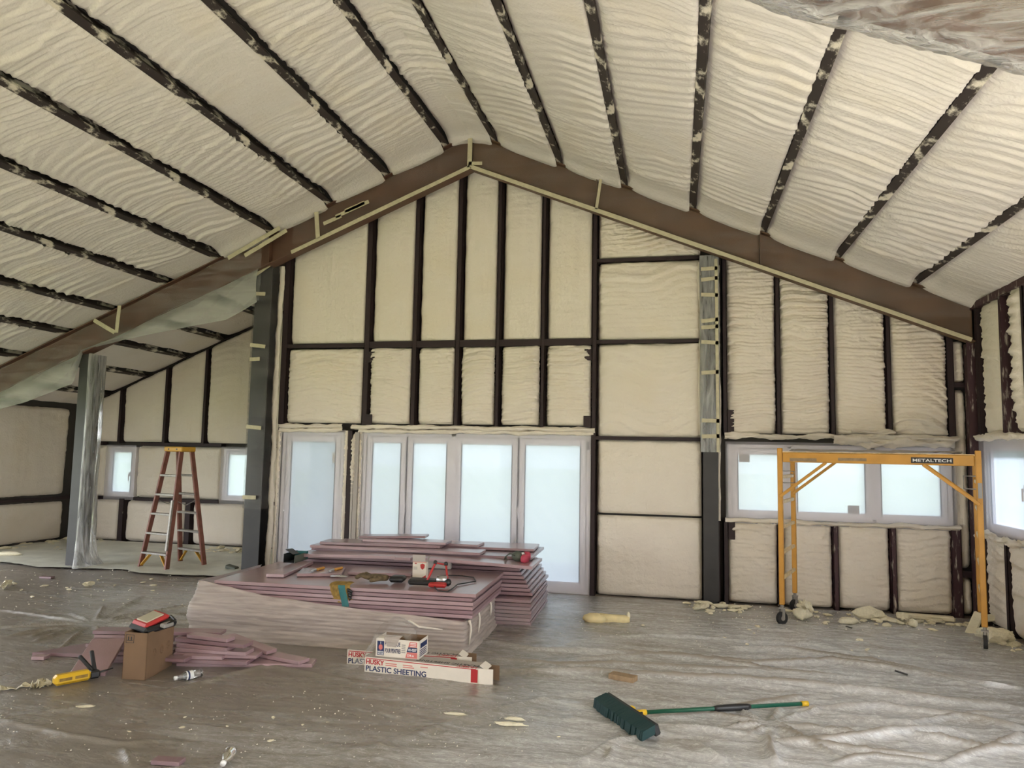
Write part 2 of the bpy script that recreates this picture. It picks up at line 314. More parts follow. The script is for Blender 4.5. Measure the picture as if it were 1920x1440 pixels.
class MB:
    """collects simple solids into one mesh"""
    def __init__(s): s.bm = bmesh.new()
    def _add(s, t, M4):
        t.transform(M4); me = bpy.data.meshes.new('t'); t.to_mesh(me); t.free(); s.bm.from_mesh(me); bpy.data.meshes.remove(me)
    def box(s, c, d, rot=(0, 0, 0), bev=0):
        t = bmesh.new(); bmesh.ops.create_cube(t, size=1); bmesh.ops.scale(t, vec=d, verts=t.verts)
        if bev: bmesh.ops.bevel(t, geom=t.edges[:], offset=bev, segments=1, affect='EDGES', profile=.5)
        s._add(t, Matrix.Translation(c) @ Euler(rot).to_matrix().to_4x4()); return s
    def b2(s, lo, hi, bev=0):
        lo, hi = Vector(lo), Vector(hi); return s.box((lo+hi)/2, hi-lo, bev=bev)
    def bar(s, a, b, w, h=None, bev=0, up=(0, 0, 1)):
        a, b = Vector(a), Vector(b); d = (b-a); L = d.length; z = d.normalized(); up = Vector(up)
        if abs(z.dot(up)) > .98: up = Vector((0, 1, 0))
        x = up.cross(z).normalized(); y = z.cross(x)
        t = bmesh.new(); bmesh.ops.create_cube(t, size=1); bmesh.ops.scale(t, vec=(w, h or w, L), verts=t.verts)
        if bev: bmesh.ops.bevel(t, geom=t.edges[:], offset=bev, segments=1, affect='EDGES', profile=.5)
        m = Matrix((x, y, z)).transposed().to_4x4(); m.translation = (a+b)/2
        s._add(t, m); return s
    def cyl(s, a, b, r, r2=None, n=14):
        a, b = Vector(a), Vector(b); d = b-a
        t = bmesh.new(); bmesh.ops.create_cone(t, cap_ends=True, segments=n, radius1=r, radius2=r if r2 is None else r2, depth=d.length)
        m = d.to_track_quat('Z', 'Y').to_matrix().to_4x4(); m.translation = (a+b)/2
        s._add(t, m); return s
    def ball(s, c, d, rot=(0, 0, 0), sub=2):
        t = bmesh.new(); bmesh.ops.create_icosphere(t, subdivisions=sub, radius=1); bmesh.ops.scale(t, vec=d, verts=t.verts)
        s._add(t, Matrix.Translation(c) @ Euler(rot).to_matrix().to_4x4()); return s
    def lathe(s, prof, axis_m=None, n=18):
        t = bmesh.new(); rings = []
        for r, z in prof:
            rings.append([t.verts.new((r*math.cos(2*PI*i/n), r*math.sin(2*PI*i/n), z)) for i in range(n)])
        for a, b in zip(rings, rings[1:]):
            for i in range(n): t.faces.new((a[i], a[(i+1) % n], b[(i+1) % n], b[i]))
        s._add(t, axis_m or Matrix.Identity(4)); return s
    def tube(s, pts, r, n=7):
        pts = [Vector(p) for p in pts]; t = bmesh.new(); rings = []
        for i, p in enumerate(pts):
            d = (pts[min(i+1, len(pts)-1)]-pts[max(i-1, 0)]).normalized()
            u = Vector((0, 0, 1)) if abs(d.z) < .9 else Vector((1, 0, 0))
            x = d.cross(u).normalized(); y = d.cross(x)
            rr = r[i] if isinstance(r, (list, tuple)) else r
            rings.append([t.verts.new(p+rr*(math.cos(2*PI*k/n)*x+math.sin(2*PI*k/n)*y)) for k in range(n)])
        for a, b in zip(rings, rings[1:]):
            for k in range(n): t.faces.new((a[k], a[(k+1) % n], b[(k+1) % n], b[k]))
        t.faces.new(rings[0][::-1]); t.faces.new(rings[-1])
        s._add(t, Matrix.Identity(4)); return s
    def build(s, name, m, parent=None, smooth=False):
        bmesh.ops.recalc_face_normals(s.bm, faces=s.bm.faces)
        me = bpy.data.meshes.new(name); s.bm.to_mesh(me); s.bm.free(); me.materials.append(m)
        if smooth: me.polygons.foreach_set('use_smooth', [True]*len(me.polygons))
        return link(name, me, parent)

def text(body, m, parent, loc, rot, height, width=None, bold=0, name='lettering'):
    c = bpy.data.curves.new('t', 'FONT'); c.body = body; c.size = 1; c.extrude = .01; c.offset = bold
    t = bpy.data.objects.new('t', c); sc.collection.objects.link(t)
    me = bpy.data.meshes.new_from_object(t.evaluated_get(bpy.context.evaluated_depsgraph_get()))
    bpy.data.objects.remove(t)
    co = np.empty(len(me.vertices)*3); me.vertices.foreach_get('co', co); co = co.reshape(-1, 3)
    lo, hi = co.min(0), co.max(0); co[:, 0] -= lo[0]; co[:, 1] -= lo[1]
    sy = height/(hi[1]-lo[1]); sx = width/(hi[0]-lo[0]) if width else sy
    co[:, 0] *= sx; co[:, 1] *= sy; co[:, 2] = (co[:, 2]+.01)*.03
    me.vertices.foreach_set('co', co.reshape(-1)); me.update()
    me.materials.clear(); me.materials.append(m)
    return link(name, me, parent, loc, rot)

def skinned(name, nodes, edges, radii, m, parent=None, sub=2, scale=(1, 1, 1)):
    me = bpy.data.meshes.new('sk'); me.from_pydata(nodes, edges, []); o = bpy.data.objects.new('sk', me); sc.collection.objects.link(o)
    md = o.modifiers.new('s', 'SKIN'); md.use_smooth_shade = True
    for i, v in enumerate(me.skin_vertices[0].data):
        r = radii[i]; v.radius = r if isinstance(r, tuple) else (r, r); v.use_root = (i == 0)
    o.modifiers.new('d', 'SUBSURF').levels = sub
    r = bpy.data.meshes.new_from_object(o.evaluated_get(bpy.context.evaluated_depsgraph_get()))
    bpy.data.objects.remove(o); r.materials.clear(); r.materials.append(m); r.name = name
    for p in r.polygons: p.use_smooth = True
    return link(name, r, parent)

# ================================================================== THE BUILDING
RX = -2.56                                # ridge line
def zr(x):                                # underside of the purlins
    x = np.asarray(x, float)
    return np.minimum(5.78+.42*(x-RX), 5.78-.413*(x-RX))
WY, RY, XR, XL, BY, EYE_END = 9.15, 8.90, 3.17, -10.65, 11.50, -2.6

floor = pdata('floor', *(lambda a, b, c, d: ([(a, c, 0), (b, c, 0), (b, d, 0), (a, d, 0), (a, c, -.15), (b, c, -.15), (b, d, -.15), (a, d, -.15)],
    [(0, 1, 2, 3), (7, 6, 5, 4), (0, 4, 5, 1), (1, 5, 6, 2), (2, 6, 7, 3), (3, 7, 4, 0)]))(XL-.3, XR+.3, EYE_END, BY+.2), M['concrete'])
tag(floor, kind='structure')
g = pdata('ground', [(-60, -40, -.2), (60, -40, -.2), (60, 90, -.2), (-60, 90, -.2)], [(0, 1, 2, 3)], M['grass']); tag(g, kind='structure')

# ---- roof: deck, foam between the purlins, purlins
xs = [XL-.4, RX, XR+.4]
v = []; f = []
for dz in (.24, .34):
    for x in xs:
        for y in (EYE_END, BY+.3): v.append((x, y, float(zr(x))+dz))
f = [(0, 2, 3, 1), (2, 4, 5, 3), (6, 7, 9, 8), (8, 9, 11, 10), (0, 1, 7, 6), (4, 10, 11, 5), (0, 6, 8, 2), (2, 8, 10, 4), (1, 3, 9, 7), (3, 5, 11, 9)]
ceiling = tag(pdata('ceiling', v, f, M['deck']), kind='structure')

PUR = [-10.10, -9.30, -8.51, -7.78, -6.92, -6.13, -5.33, -4.50, -3.70, -2.90, -2.26, -1.42, -.62, .185, .98, 1.78, 2.57]
def laps(u, v, seed, sp, rag=1.0):
    p = v/sp+1.2*rag*(vn(u*1.3, v*.8, seed)-.5)*2+.5*rag*(vn(u*5, v*3, seed+1)-.5)
    k = np.floor(p); s = p-k
    a = .25+.75*_T[(k.astype(int)*37+seed*11) & 255, (k.astype(int)*13) & 255]
    a = a*np.clip(vn(u*1.5, v*1.2, seed+5)*2.2-.35, .05, 1)
    return a*(np.minimum(s*7, 1)*(1-s)**.8)
def roof_foam(x0, x1, y0, y1, seed, dy=.016):
    nx = max(10, int((x1-x0)/.021)); ny = int((y1-y0)/dy)
    X, Y = np.meshgrid(np.linspace(x0, x1, nx), np.linspace(y0, y1, ny), indexing='ij')
    a = np.maximum(X-x0, 0); b = np.maximum(x1-X, 0)
    z = zr(X)
    if x0 < RX < x1: z = z-.05*np.exp(-((X-RX)/.12)**2)
    rag = .6+.8*vn(X*6, Y*7, seed+20)
    slope_u = X*.9
    h = .043*laps(slope_u, Y+.10*np.sin(a*3.0+seed)-.28*np.exp(-a/.16)*.6, seed, .145)
    h = h+.026*laps(slope_u, Y+.05*np.sin(a*5), seed+3, .055, .7)
    far = np.clip((8.45-Y)/.25, 0, 1)
    h = h*(.12+.88*far)
    h = h+.045*fbm(X*1.4, Y*.9, seed+9)+.008*fbm(X*9, Y*9, seed+12)
    rec = .040*np.exp(-(a/(.035*rag))**1.4)+.020*np.exp(-(b/.02)**2)+.046*np.exp(-a/(.09+.07*rag))
    z = z-h+rec-.004
    z = z-.07*np.exp(-((y1-Y)/.14)**2)*(y1 < 9.5)
    return np.stack([X, Y, z], -1)
rnd = random.Random(3)
for i in range(len(PUR)+1):
    x0 = PUR[i-1]+.036 if i else XL; x1 = PUR[i]-.036 if i < len(PUR) else XR+.1
    yend = RY-.04 if x1 > -5.4 else BY
    ystart = max(EYE_END, 3.4)
    gridmesh('foam_panel', roof_foam(x0, x1, ystart, yend, i*5+2), M['foam_roof'], ceiling)
    gridmesh('foam_panel', roof_foam(x0, x1, EYE_END, ystart, i*5+2, .12), M['foam_roof'], ceiling)
for i, x in enumerate(PUR):
    z = float(zr(x)); yend = RY-.05 if x > -5.4 else BY
    b = MB(); b.b2((-.038, EYE_END, 0), (.038, yend, .008)); b.b2((-.038, EYE_END, .008), (-.031, yend, .2)); b.b2((.032, EYE_END, .008), (.038, yend, .03))
    o = b.build('purlin', M['purlin'], ceiling); o.location = (x, 0, z-.006); o.rotation_euler = (0, -.396 if x < RX else .39, 0)

# ---- wall shells (plywood and steel behind the foam, with the openings left in)
def shell(name, xs, zs, ztop, hole, Y, th, rotx=False):
    """quads of a wall in its own plane, cells inside an opening left out, thickened outwards"""
    v = []; f = []
    def quad(x0, x1, z0a, z1a, z0b, z1b):
        n = len(v)
        for y in (0, th):
            for (x, z) in ((x0, z0a), (x1, z0b), (x1, z1b), (x0, z1a)):
                v.append((Y+y, x, z) if rotx else (x, Y+y, z))
        for q in ((0, 1, 2, 3), (7, 6, 5, 4), (0, 4, 5, 1), (1, 5, 6, 2), (2, 6, 7, 3), (3, 7, 4, 0)): f.append(tuple(n+k for k in q))
    for x0, x1 in zip(xs, xs[1:]):
        for z0, z1 in zip(zs, zs[1:]):
            if hole((x0+x1)/2, (z0+z1)/2): continue
            quad(x0, x1, z0, z1, z0, z1)
        quad(x0, x1, zs[-1], ztop(x0), zs[-1], ztop(x1))
    return tag(pdata(name, v, f, M['deck']), kind='structure')
D1 = (-5.22, -4.32, 0, 1.93); D2 = (-4.05, -1.04, 0, 1.93); W1 = (.59, 2.99, .98, 1.85)
def inh(hs): return lambda x, z: any(a < x < b and c < z < d for a, b, c, d in hs)
rt = lambda x: float(zr(x))+.2
wall_back = shell('wall_back', [-5.36, D1[0], D1[1], D2[0], RX, D2[1], W1[0], W1[1], XR+.25], [0, .98, 1.85, 1.93], rt, inh((D1, D2, W1)), WY+.14, .12)
LW = [(-9.99, -9.43, .79, 1.68), (-7.67, -7.04, .79, 1.68)]
wall_rear = shell('wall_left_bay_back', [XL-.2, LW[0][0], LW[0][1], LW[1][0], LW[1][1], -5.3], [0, .79, 1.68], rt, inh(LW), BY+.14, .12)
W2 = (5.2, 8.86, .95, 1.93)
R2 = (EYE_END+.1, 3.9, .25, 2.9)   # unseen wide opening added along the right wall to let daylight in
wall_right = shell('wall_right', [EYE_END, R2[0], R2[1], 5.2, 8.86, WY+.2], [0, .25, .95, 1.93, 2.9], lambda y: rt(XR), inh((W2, R2)), XR+.16, .12, True)
L2 = (-2.2, 8.5, .0, 2.25)  # unseen opening added in the left wall to light the left bay
wall_left = shell('wall_left', [EYE_END, L2[0], L2[1], BY+.2], [0, 2.25], lambda y: rt(XL), inh((L2,)), XL-.16, .12, True)
wall_front = shell('wall_front', [XL-.2, -7.5, -5.0, RX, XR+.25], [0, 2.2], rt, inh(((-7.5, -5.0, 0, 2.2),)), EYE_END-.1, .12)  # unseen low opening added in this wall for more daylight
wall_front.data.materials[0] = M['foam_wall']
wall_return = shell('wall_left_bay_return', [WY+.14, BY+.14], [0, 1.8], lambda y: rt(-5.36), inh(()), -5.36, .1, True)

# ---- foam in the wall bays
def wall_foam(parent, x0, x1, z0, zt, seed, Y=WY, amp=.5, sp=.10, vert=0, edge=(1, 1, 1, 1), res=.018, axis='y', m=None, sgn=-1, bulge=.012, fine=.5):
    nx = max(6, int((x1-x0)/res)); H = max(zt(x0), zt(x1))-z0; nz = max(6, int(H/res))
    u = np.linspace(0, 1, nx); t = np.linspace(0, 1, nz)
    X = (x0+(x1-x0)*u)[:, None]*np.ones(nz)[None]
    top = np.array([zt(x) for x in X[:, 0]])[:, None]
    Z = z0+(top-z0)*t[None]
    eL, eR, eB, eT = (np.maximum(q, 0) for q in (X-x0, x1-X, Z-z0, top-Z))
    n = .55+.9*vn(X*9+seed, Z*9, seed+2)
    rec = 0
    for e, k in ((eL, edge[0]), (eR, edge[1]), (eB, edge[2]), (eT, edge[3])):
        rec = rec+(k*.03*np.exp(-e/.07) if e is eL else 0)+k*.075*np.exp(-(e/(.016*n))**1.2)+k*.02*np.exp(-e/.05)
    h = amp*(.075*laps(X, Z+.03*np.sin(X*7+seed)+.05*np.exp(-eR/.06)+.04*np.exp(-eL/.06), seed, sp)+.040*laps(X*1.5, Z, seed+4, sp*.42))
    if amp > .05: h = h*(.35+.65*np.exp(-eT/.45))+h*.4
    h = h+fine*(.016*(1-np.abs(vn(X*9+.6*fbm(X*6, Z*6, seed), Z*26, seed+21)*2-1))**2+.008*(1-np.abs(vn(X*22, Z*34, seed+22)*2-1))**2)*(.25+.75*np.exp(-eT/.5)+.6*np.exp(-eR/.12))
    h = h+vert*.012*(vn(X*14, Z*.5, seed+3)-.5)+vert*.006*(vn(X*40, Z*1.2, seed+13)-.5)
    h = h+.02*fbm(X*2.2, Z*2.2, seed+7)+.006*fbm(X*14, Z*14, seed+8)+bulge*np.sin(PI*u)[:, None]*np.sin(PI*t)[None]
    d = h-rec
    if axis == 'y': P = np.stack([X, Y+sgn*d, Z], -1)
    else: P = np.stack([Y+sgn*d, X, Z], -1)
    return gridmesh('foam_panel', P, m or M['foam_wall'], parent)
rtop = lambda x: float(zr(x))-.30
C = lambda z: (lambda x: z)
def stud(parent, x, z0, z1, wd=.06, Y=WY, front=.022, m='stud', axis='y', name='stud'):
    b = MB()
    if axis == 'y': b.b2((x-wd/2, Y-front, z0), (x+wd/2, Y-front+.006, z1)); b.b2((x-wd/2, Y-front, z0), (x-wd/2+.006, Y+.13, z1)); b.b2((x+wd/2-.006, Y-front, z0), (x+wd/2, Y+.13, z1))
    else: b.b2((Y-front, x-wd/2, z0), (Y-front+.006, x+wd/2, z1)); b.b2((Y-front, x-wd/2, z0), (Y+.13, x-wd/2+.006, z1)); b.b2((Y-front, x+wd/2-.006, z0), (Y+.13, x+wd/2, z1))
    return b.build(name, M[m], parent)
def girt(parent, x0, x1, z, hd=.05, Y=WY, front=.02, m='stud', axis='y'):
    b = MB()
    if axis == 'y': b.b2((x0, Y-front, z-hd/2), (x1, Y+.12, z+hd/2))
    else: b.b2((Y-front, x0, z-hd/2), (Y+.12, x1, z+hd/2))
    return b.build('girt', M[m], parent)
S = [-5.235, -4.03, -3.36, -2.77, -2.235, -1.65, -1.0]
for i, x in enumerate(S):
    stud(wall_back, x, 2.03 if i < 6 else 0, rtop(x)+.05, [.085, .075, .06, .06, .05, .05, .06][i])
hs = .04
for i, (a, b) in enumerate(zip(S, S[1:])):
    wall_foam(wall_back, a+hs, b-hs, 3.13, rtop, 30+i, amp=.10, vert=.8, edge=(1, .45, .5, .8))
    wall_foam(wall_back, a+hs, b-hs, 2.05, C(3.06), 50+i, amp=1.0 if i else .6, sp=.085, edge=(1, .7, .6, 1), fine=1.2, res=.012)
girt(wall_back, -5.2, -4.06, 3.09, .05); girt(wall_back, -4.03, -1.0, 3.095, .085)
# clips beside the studs
for x, z, sg in ((-3.955, 2.93, 1), (-3.96, 2.10, 1), (-1.075, 2.93, -1), (-1.08, 2.10, -1)):
    MB().b2((x-.045, WY-.03, z-.07), (x+.045, WY-.022, z+.07)).build('bracket', M['stud'], wall_back)
# bay between the doors and the right-hand post
for z0, z1, sd, am in ((.015, .965, 70, .12), (.99, 1.885, 71, .12), (1.92, 3.07, 72, .45), (3.12, 4.10, 73, .55)):
    wall_foam(wall_back, -.965, .285, z0, C(z1), sd, amp=am, sp=.13, vert=.4 if am < .2 else 0, edge=(1, .3, .5, .8))
wall_foam(wall_back, -.965, .285, 4.145, rtop, 74, amp=1.1, sp=.07, fine=1.5, res=.012)
for z, h in ((1.90, .042), (3.09, .045), (4.12, .042)): girt(wall_back, -.97, .3, z, h)
# right-hand part of the gable
S2 = [.56, 1.165, 1.757, 2.36, 2.995]
for i, x in enumerate(S2):
    stud(wall_back, x, 1.95, rtop(x)+.1, .05 if i < 4 else .075)
    stud(wall_back, x, 0, .95, .055 if i < 4 else .10, m='stud' if i in (0,) else 'stud_sprayed')
for i, (a, b) in enumerate(zip(S2, S2[1:])):
    wall_foam(wall_back, a+.03, b-.03, 1.98, lambda x: rtop(x)+.03, 90+i, amp=1.25, sp=.10, edge=(.7, .9, .6, 1), bulge=.035, fine=1.5, res=.011)
    wall_foam(wall_back, a+.03, b-.035, .02, C(.95), 100+i, amp=.4, sp=.09, edge=(.5, .8, .6, .6), bulge=.02, fine=1.0, res=.013)
wall_foam(wall_back, 3.04, 3.16, .02, C(.42), 110, amp=.4); wall_foam(wall_back, 3.04, 3.16, .52, C(2.5), 111, amp=.3); wall_foam(wall_back, 3.04, 3.16, 2.58, C(3.05), 112, amp=.5)
girt(wall_back, 3.0, 3.19, .47, .07); girt(wall_back, 3.0, 3.19, 2.545, .05)
stud(wall_back, .62, 1.98, 2.25, .08, front=.03, name='bracket'); stud(wall_back, .62, .74, .95, .08, front=.03, name='bracket')
stud(wall_back, .475, 0, 4.0, .05, front=-.02)
# sloping channel under the right rafter
b = MB(); b.bar((.5, WY-.025, rtop(.5)-.005), (3.2, WY-.025, rtop(3.2)-.005), .03, .055, up=(0, 1, 0)); b.build('top_channel', M['stud'], wall_back)
# foam covered ledge over the openings
def ledge(parent, x0, x1, z, Y=WY, seed=1, hgt=.055, out=.05, axis='y', amp=.02):
    nx = int(abs(x1-x0)/.02); k = 9
    X = np.linspace(x0, x1, nx)[:, None]*np.ones(k)[None]; th = np.linspace(-PI/2, PI/2, k)[None]*np.ones(nx)[:, None]
    r = 1+.9*fbm(X*7, th*1.2, seed)*2*amp/.02
    O = out*np.cos(th)*r+.01; Z = z+hgt/2*np.sin(th)*r+amp*1.2*fbm(X*3, th*0, seed+2)
    P = np.stack([X, Y-O, Z], -1) if axis == 'y' else np.stack([Y-O, X, Z], -1)
    return gridmesh('foam_ledge', P, M['foam_wall'], parent)
ledge(wall_back, -5.25, -4.33, 2.005, seed=3); ledge(wall_back, -4.2, -.98, 2.0, seed=5)
ledge(wall_back, -5.25, -4.33, 1.955, seed=4, out=.03, hgt=.05); ledge(wall_back, -4.1, -1.0, 1.95, seed=6, out=.03, hgt=.05)
ledge(wall_back, .55, 3.05, 1.955, seed=7, out=.06, hgt=.06, amp=.03); ledge(wall_back, 1.75, 3.0, 1.90, seed=8, out=.06, hgt=.09, amp=.04)
ledge(wall_back, .55, 3.03, .965, seed=9, out=.06, hgt=.05)
ledge(wall_back, 1.95, 2.4, 2.01, seed=19, out=.06, hgt=.04, amp=.04)
# jambs round the doors: grey foam, a dark gap with a battens bundle between the two doors
for x, wd, sd in ((-5.265, .07, 11), (-4.285, .06, 12), (-4.075, .05, 13), (-1.025, .03, 14)):
    wall_foam(wall_back, x-wd/2, x+wd/2, 0, C(1.95), sd, amp=.3, Y=WY-.01, edge=(.3, .3, 0, 0))
MB().b2((-4.26, WY-.0, 0), (-4.20, WY+.1, 1.95)).build('stud', M['stud'], wall_back)
for x in (-4.165, -4.13, -4.105):
    MB().b2((x-.014, WY-.03, 0), (x+.014, WY+.08, 1.3 if x < -4.15 else 1.93)).build('batten', M['box_grey'], wall_back)
wall_foam(wall_back, -4.215, -4.12, 1.05, C(1.93), 15, amp=1.0, sp=.06, Y=WY-.035, bulge=.02)

# ---- left bay behind the open frame
S3 = [-10.62, -9.77, -8.85, -8.07, -7.17, -6.3]
for i, x in enumerate(S3):
    stud(wall_rear, x, 1.74, rt(x)-.25, .055, BY)
for x in (-10.62, -9.62, -8.28, -7.12): stud(wall_rear, x, 0, .76, .10, BY)
rb = lambda x: float(zr(x))-.03
for i, (a, b) in enumerate(zip(S3, S3[1:]+[-5.3])):
    wall_foam(wall_rear, a+.032, b-.028, 1.77, rb, 130+i, Y=BY, amp=.25, sp=.12, vert=.8, edge=(.8, .5, .5, .5), res=.03)
for i, (a, b) in enumerate(((-10.57, -10.02), (-9.40, -7.70), (-7.0, -5.36))):
    wall_foam(wall_rear, a, b, .79, C(1.70), 140+i, Y=BY, amp=.15, vert=.6, res=.03)
for i, (a, b) in enumerate(((-10.57, -9.68), (-9.56, -8.34), (-8.22, -7.18), (-7.06, -5.36))):
    wall_foam(wall_rear, a, b, .02, C(.73), 150+i, Y=BY, amp=.15, vert=.5, res=.03)
girt(wall_rear, -10.6, -10.1, 1.735, .05, BY); girt(wall_rear, -9.3, -7.7, 1.735, .05, BY); girt(wall_rear, -10.6, -10.1, .76, .05, BY); girt(wall_rear, -9.35, -7.7, .76, .05, BY)
MB().bar((XL, BY-.03, rb(XL)), (-5.4, BY-.03, rb(-5.4)), .012, .02, up=(0, 1, 0)).build('top_channel', M['stud'], wall_rear)
wall_foam(wall_left, 8.55, 11.3, .80, C(rb(XL)), 160, Y=XL-.0, axis='x', sgn=1, amp=.3, sp=.2, vert=1.2, res=.04)
wall_foam(wall_left, 8.55, 11.3, .03, C(.72), 161, Y=XL-.0, axis='x', sgn=1, amp=.3, sp=.15, vert=.7, res=.04)
b = MB(); b.b2((XL-.1, 8.55, .735), (XL+.03, 11.4, .785)); b.build('girt', M['stud'], wall_left)
wall_foam(wall_return, 9.4, 11.4, .03, C(3.9), 163, Y=-5.38, axis='x', sgn=-1, amp=.2, res=.08)

# ---- right wall
zt = float(zr(XR))-.05
stud(wall_right, 8.80, 1.98, zt, .07, XR, axis='x'); stud(wall_right, 8.19, 1.98, zt, .05, XR, axis='x', m='stud_sprayed'); stud(wall_right, 7.70, 1.98, zt, .05, XR, axis='x')
wall_foam(wall_right, 8.24, 8.72, 1.99, C(zt), 170, Y=XR, axis='x', amp=.5, edge=(.5, 1.3, .5, .5))
wall_foam(wall_right, 7.74, 7.98, 1.99, C(zt), 171, Y=XR, axis='x', amp=.9, edge=(.5, 1.5, .5, .5), bulge=.04)
for i, (a, b) in enumerate(((7.05, 7.66), (6.4, 7.0), (5.6, 6.35))):
    wall_foam(wall_right, a, b, 1.99, C(zt), 172+i, Y=XR, axis='x', amp=.7)
for i, (a, b) in enumerate(((8.32, 8.80), (7.75, 8.24), (7.1, 7.68), (6.4, 7.04), (5.1, 6.34))):
    wall_foam(wall_right, a, b, .02, C(.93), 176+i, Y=XR, axis='x', amp=.3)
for y in (8.84, 8.28, 7.72, 7.08): stud(wall_right, y, 0, .95, .06, XR, axis='x')
wall_foam(wall_right, 3.95, 5.15, .02, C(zt), 180, Y=XR, axis='x', amp=.2, res=.12)
ledge(wall_right, 5.2, 8.86, 1.955, Y=XR, seed=21, out=.06, hgt=.06, axis='x', amp=.03); ledge(wall_right, 5.2, 8.86, .93, Y=XR, seed=22, out=.07, hgt=.06, axis='x', amp=.04)
b = MB(); b.b2((XR-.04, 4.0, zt-.02), (XR+.1, 8.9, zt+.05)); b.build('top_channel', M['stud_sprayed'], wall_right)
# corner column
b = MB(); b.b2((3.10, 8.93, 0), (3.22, 8.945, 3.0)); b.b2((3.14, 8.94, 0), (3.155, 9.14, 3.0)); b.build('corner_column', M['stud_sprayed'], wall_right)

# ================================================================== WINDOWS AND DOORS
def opening(name, x0, x1, z0, z1, Y, leaves, sash=.07, handles=(), axis='y', film=True, rail=0, pane='glass'):
    e = tag(empty(name, (x0, Y, z0) if axis == 'y' else (Y, x1, z0), 0 if axis == 'y' else -PI/2), kind='structure')
    W, H = x1-x0, z1-z0; fw = .045
    b = MB()
    for a in (((0, 0, 0), (fw, .11, H)), ((W-fw, 0, 0), (W, .11, H)), ((fw, 0, H-fw), (W-fw, .11, H)), ((fw, 0, 0), (W-fw, .11, fw if not rail else .03))): b.b2(*a, bev=.004)
    b.build('frame', M['white_pvc'], e)
    for (a, c) in leaves:
        b = MB(); lo, hi = fw*.6 if not rail else .03, H-fw
        for q in (((a, .015, lo), (a+sash, .085, hi)), ((c-sash, .015, lo), (c, .085, hi)), ((a+sash, .015, hi-sash), (c-sash, .085, hi)), ((a+sash, .015, lo), (c-sash, .085, lo+sash+rail))): b.b2(*q, bev=.006)
        b.build('sash', M['white_pvc'], e)
        b = MB()
        for q in (((a+sash-.004, .01, lo+sash+rail), (a+sash+.004, .02, hi-sash)), ((c-sash-.004, .01, lo+sash+rail), (c-sash+.004, .02, hi-sash))): b.b2(*q)
        b.build('gasket', M['gasket'], e)
        b = MB(); b.b2((a-.009, .006, lo), (a+.009, .02, hi)); b.b2((c-.009, .006, lo), (c+.009, .02, hi)); b.b2((a, .006, hi-.008), (c, .02, hi+.008)); b.build('sash_gap', M['ink_grey'], e)
        pdata('pane', [(a+sash-.01, .05, lo+sash+rail-.01), (c-sash+.01, .05, lo+sash+rail-.01), (c-sash+.01, .05, hi-sash+.01), (a+sash-.01, .05, hi-sash+.01)], [(0, 1, 2, 3)], M[pane], e)
    for hx, hz in handles:
        b = MB(); b.box((hx, .005, hz), (.028, .02, .07), bev=.004); b.bar((hx, -.02, hz), (hx+.01, -.025, hz-.12), .018, .012, bev=.003); b.build('handle', M['white_pvc'], e)
    if film:
        nx, nz = int((W+.1)/.03), int((H+.06)/.03)
        X, Z = np.meshgrid(np.linspace(-.03, W+.03, nx), np.linspace(0 if z0 < .1 else -.05, H+.03, nz), indexing='ij')
        Yd = -.035+.02*fbm(X*2.5+x0, Z*2.5, 3)+.012*fbm((X+Z)*9, (X-Z)*2, 8)
        gridmesh('film', np.stack([X, Yd, Z], -1), M['film_window'], e)
    return e
d1 = opening('door_1', *D1, WY+.03, [(.045, .855)], .085, [(.065, .98)], rail=.04)
W_ = D2[1]-D2[0]
d2 = opening('door_2', *D2, WY+.03, [(.045, .61), (.61, 1.235), (1.265, 2.10), (2.10, W_-.045)], .085, [(.60, 1.0), (2.11, 1.0)], rail=.02)
MB().b2((1.22, .0, .0), (1.28, .09, 1.93)).build('mullion', M['white_pvc'], d2)
b = MB(); b.box((W_-.03, -.005, 1.80), (.02, .02, .1)); b.build('hinge', M['gasket'], d2)
w1 = opening('window_1', *W1, WY+.03, [(.04, .68), (.70, 1.58), (1.60, 2.36)], .075, [(1.62, .42)])
for i, (x, z, a, c) in enumerate(((.13, .66, .12, .10), (1.32, .09, .12, .10), (1.72, .68, .12, .08))):
    MB().b2((x, .03, z), (x+a, .046, z+c)).build('glass_label', M['box_grey'], w1)
MB().b2((.72, .03, 1.52), (.79, .046, 1.66)).build('glass_label', M['box_white'], d1)
MB().b2((.67, .0, .02), (.71, .09, .85)).build('mullion', M['white_pvc'], w1); MB().b2((1.57, .0, .02), (1.61, .09, .85)).build('mullion', M['white_pvc'], w1)
w2 = opening('window_2', *LW[0], BY+.03, [(.03, .53)], .06, [(.45, .4)])
w3 = opening('window_3', *LW[1], BY+.03, [(.03, .60)], .06, [(.53, .4)])
w4 = opening('window_4', W2[0], W2[1], W2[2], W2[3], XR+.03, [(.04, 1.0), (1.05, 2.0), (2.05, 3.625)], .08, [(.93, .5)], axis='x', pane='glass_milky')
for a in (1.025, 2.025): MB().b2((a-.04, .0, .02), (a+.04, .09, .96)).build('mullion', M['white_pvc'], w4)

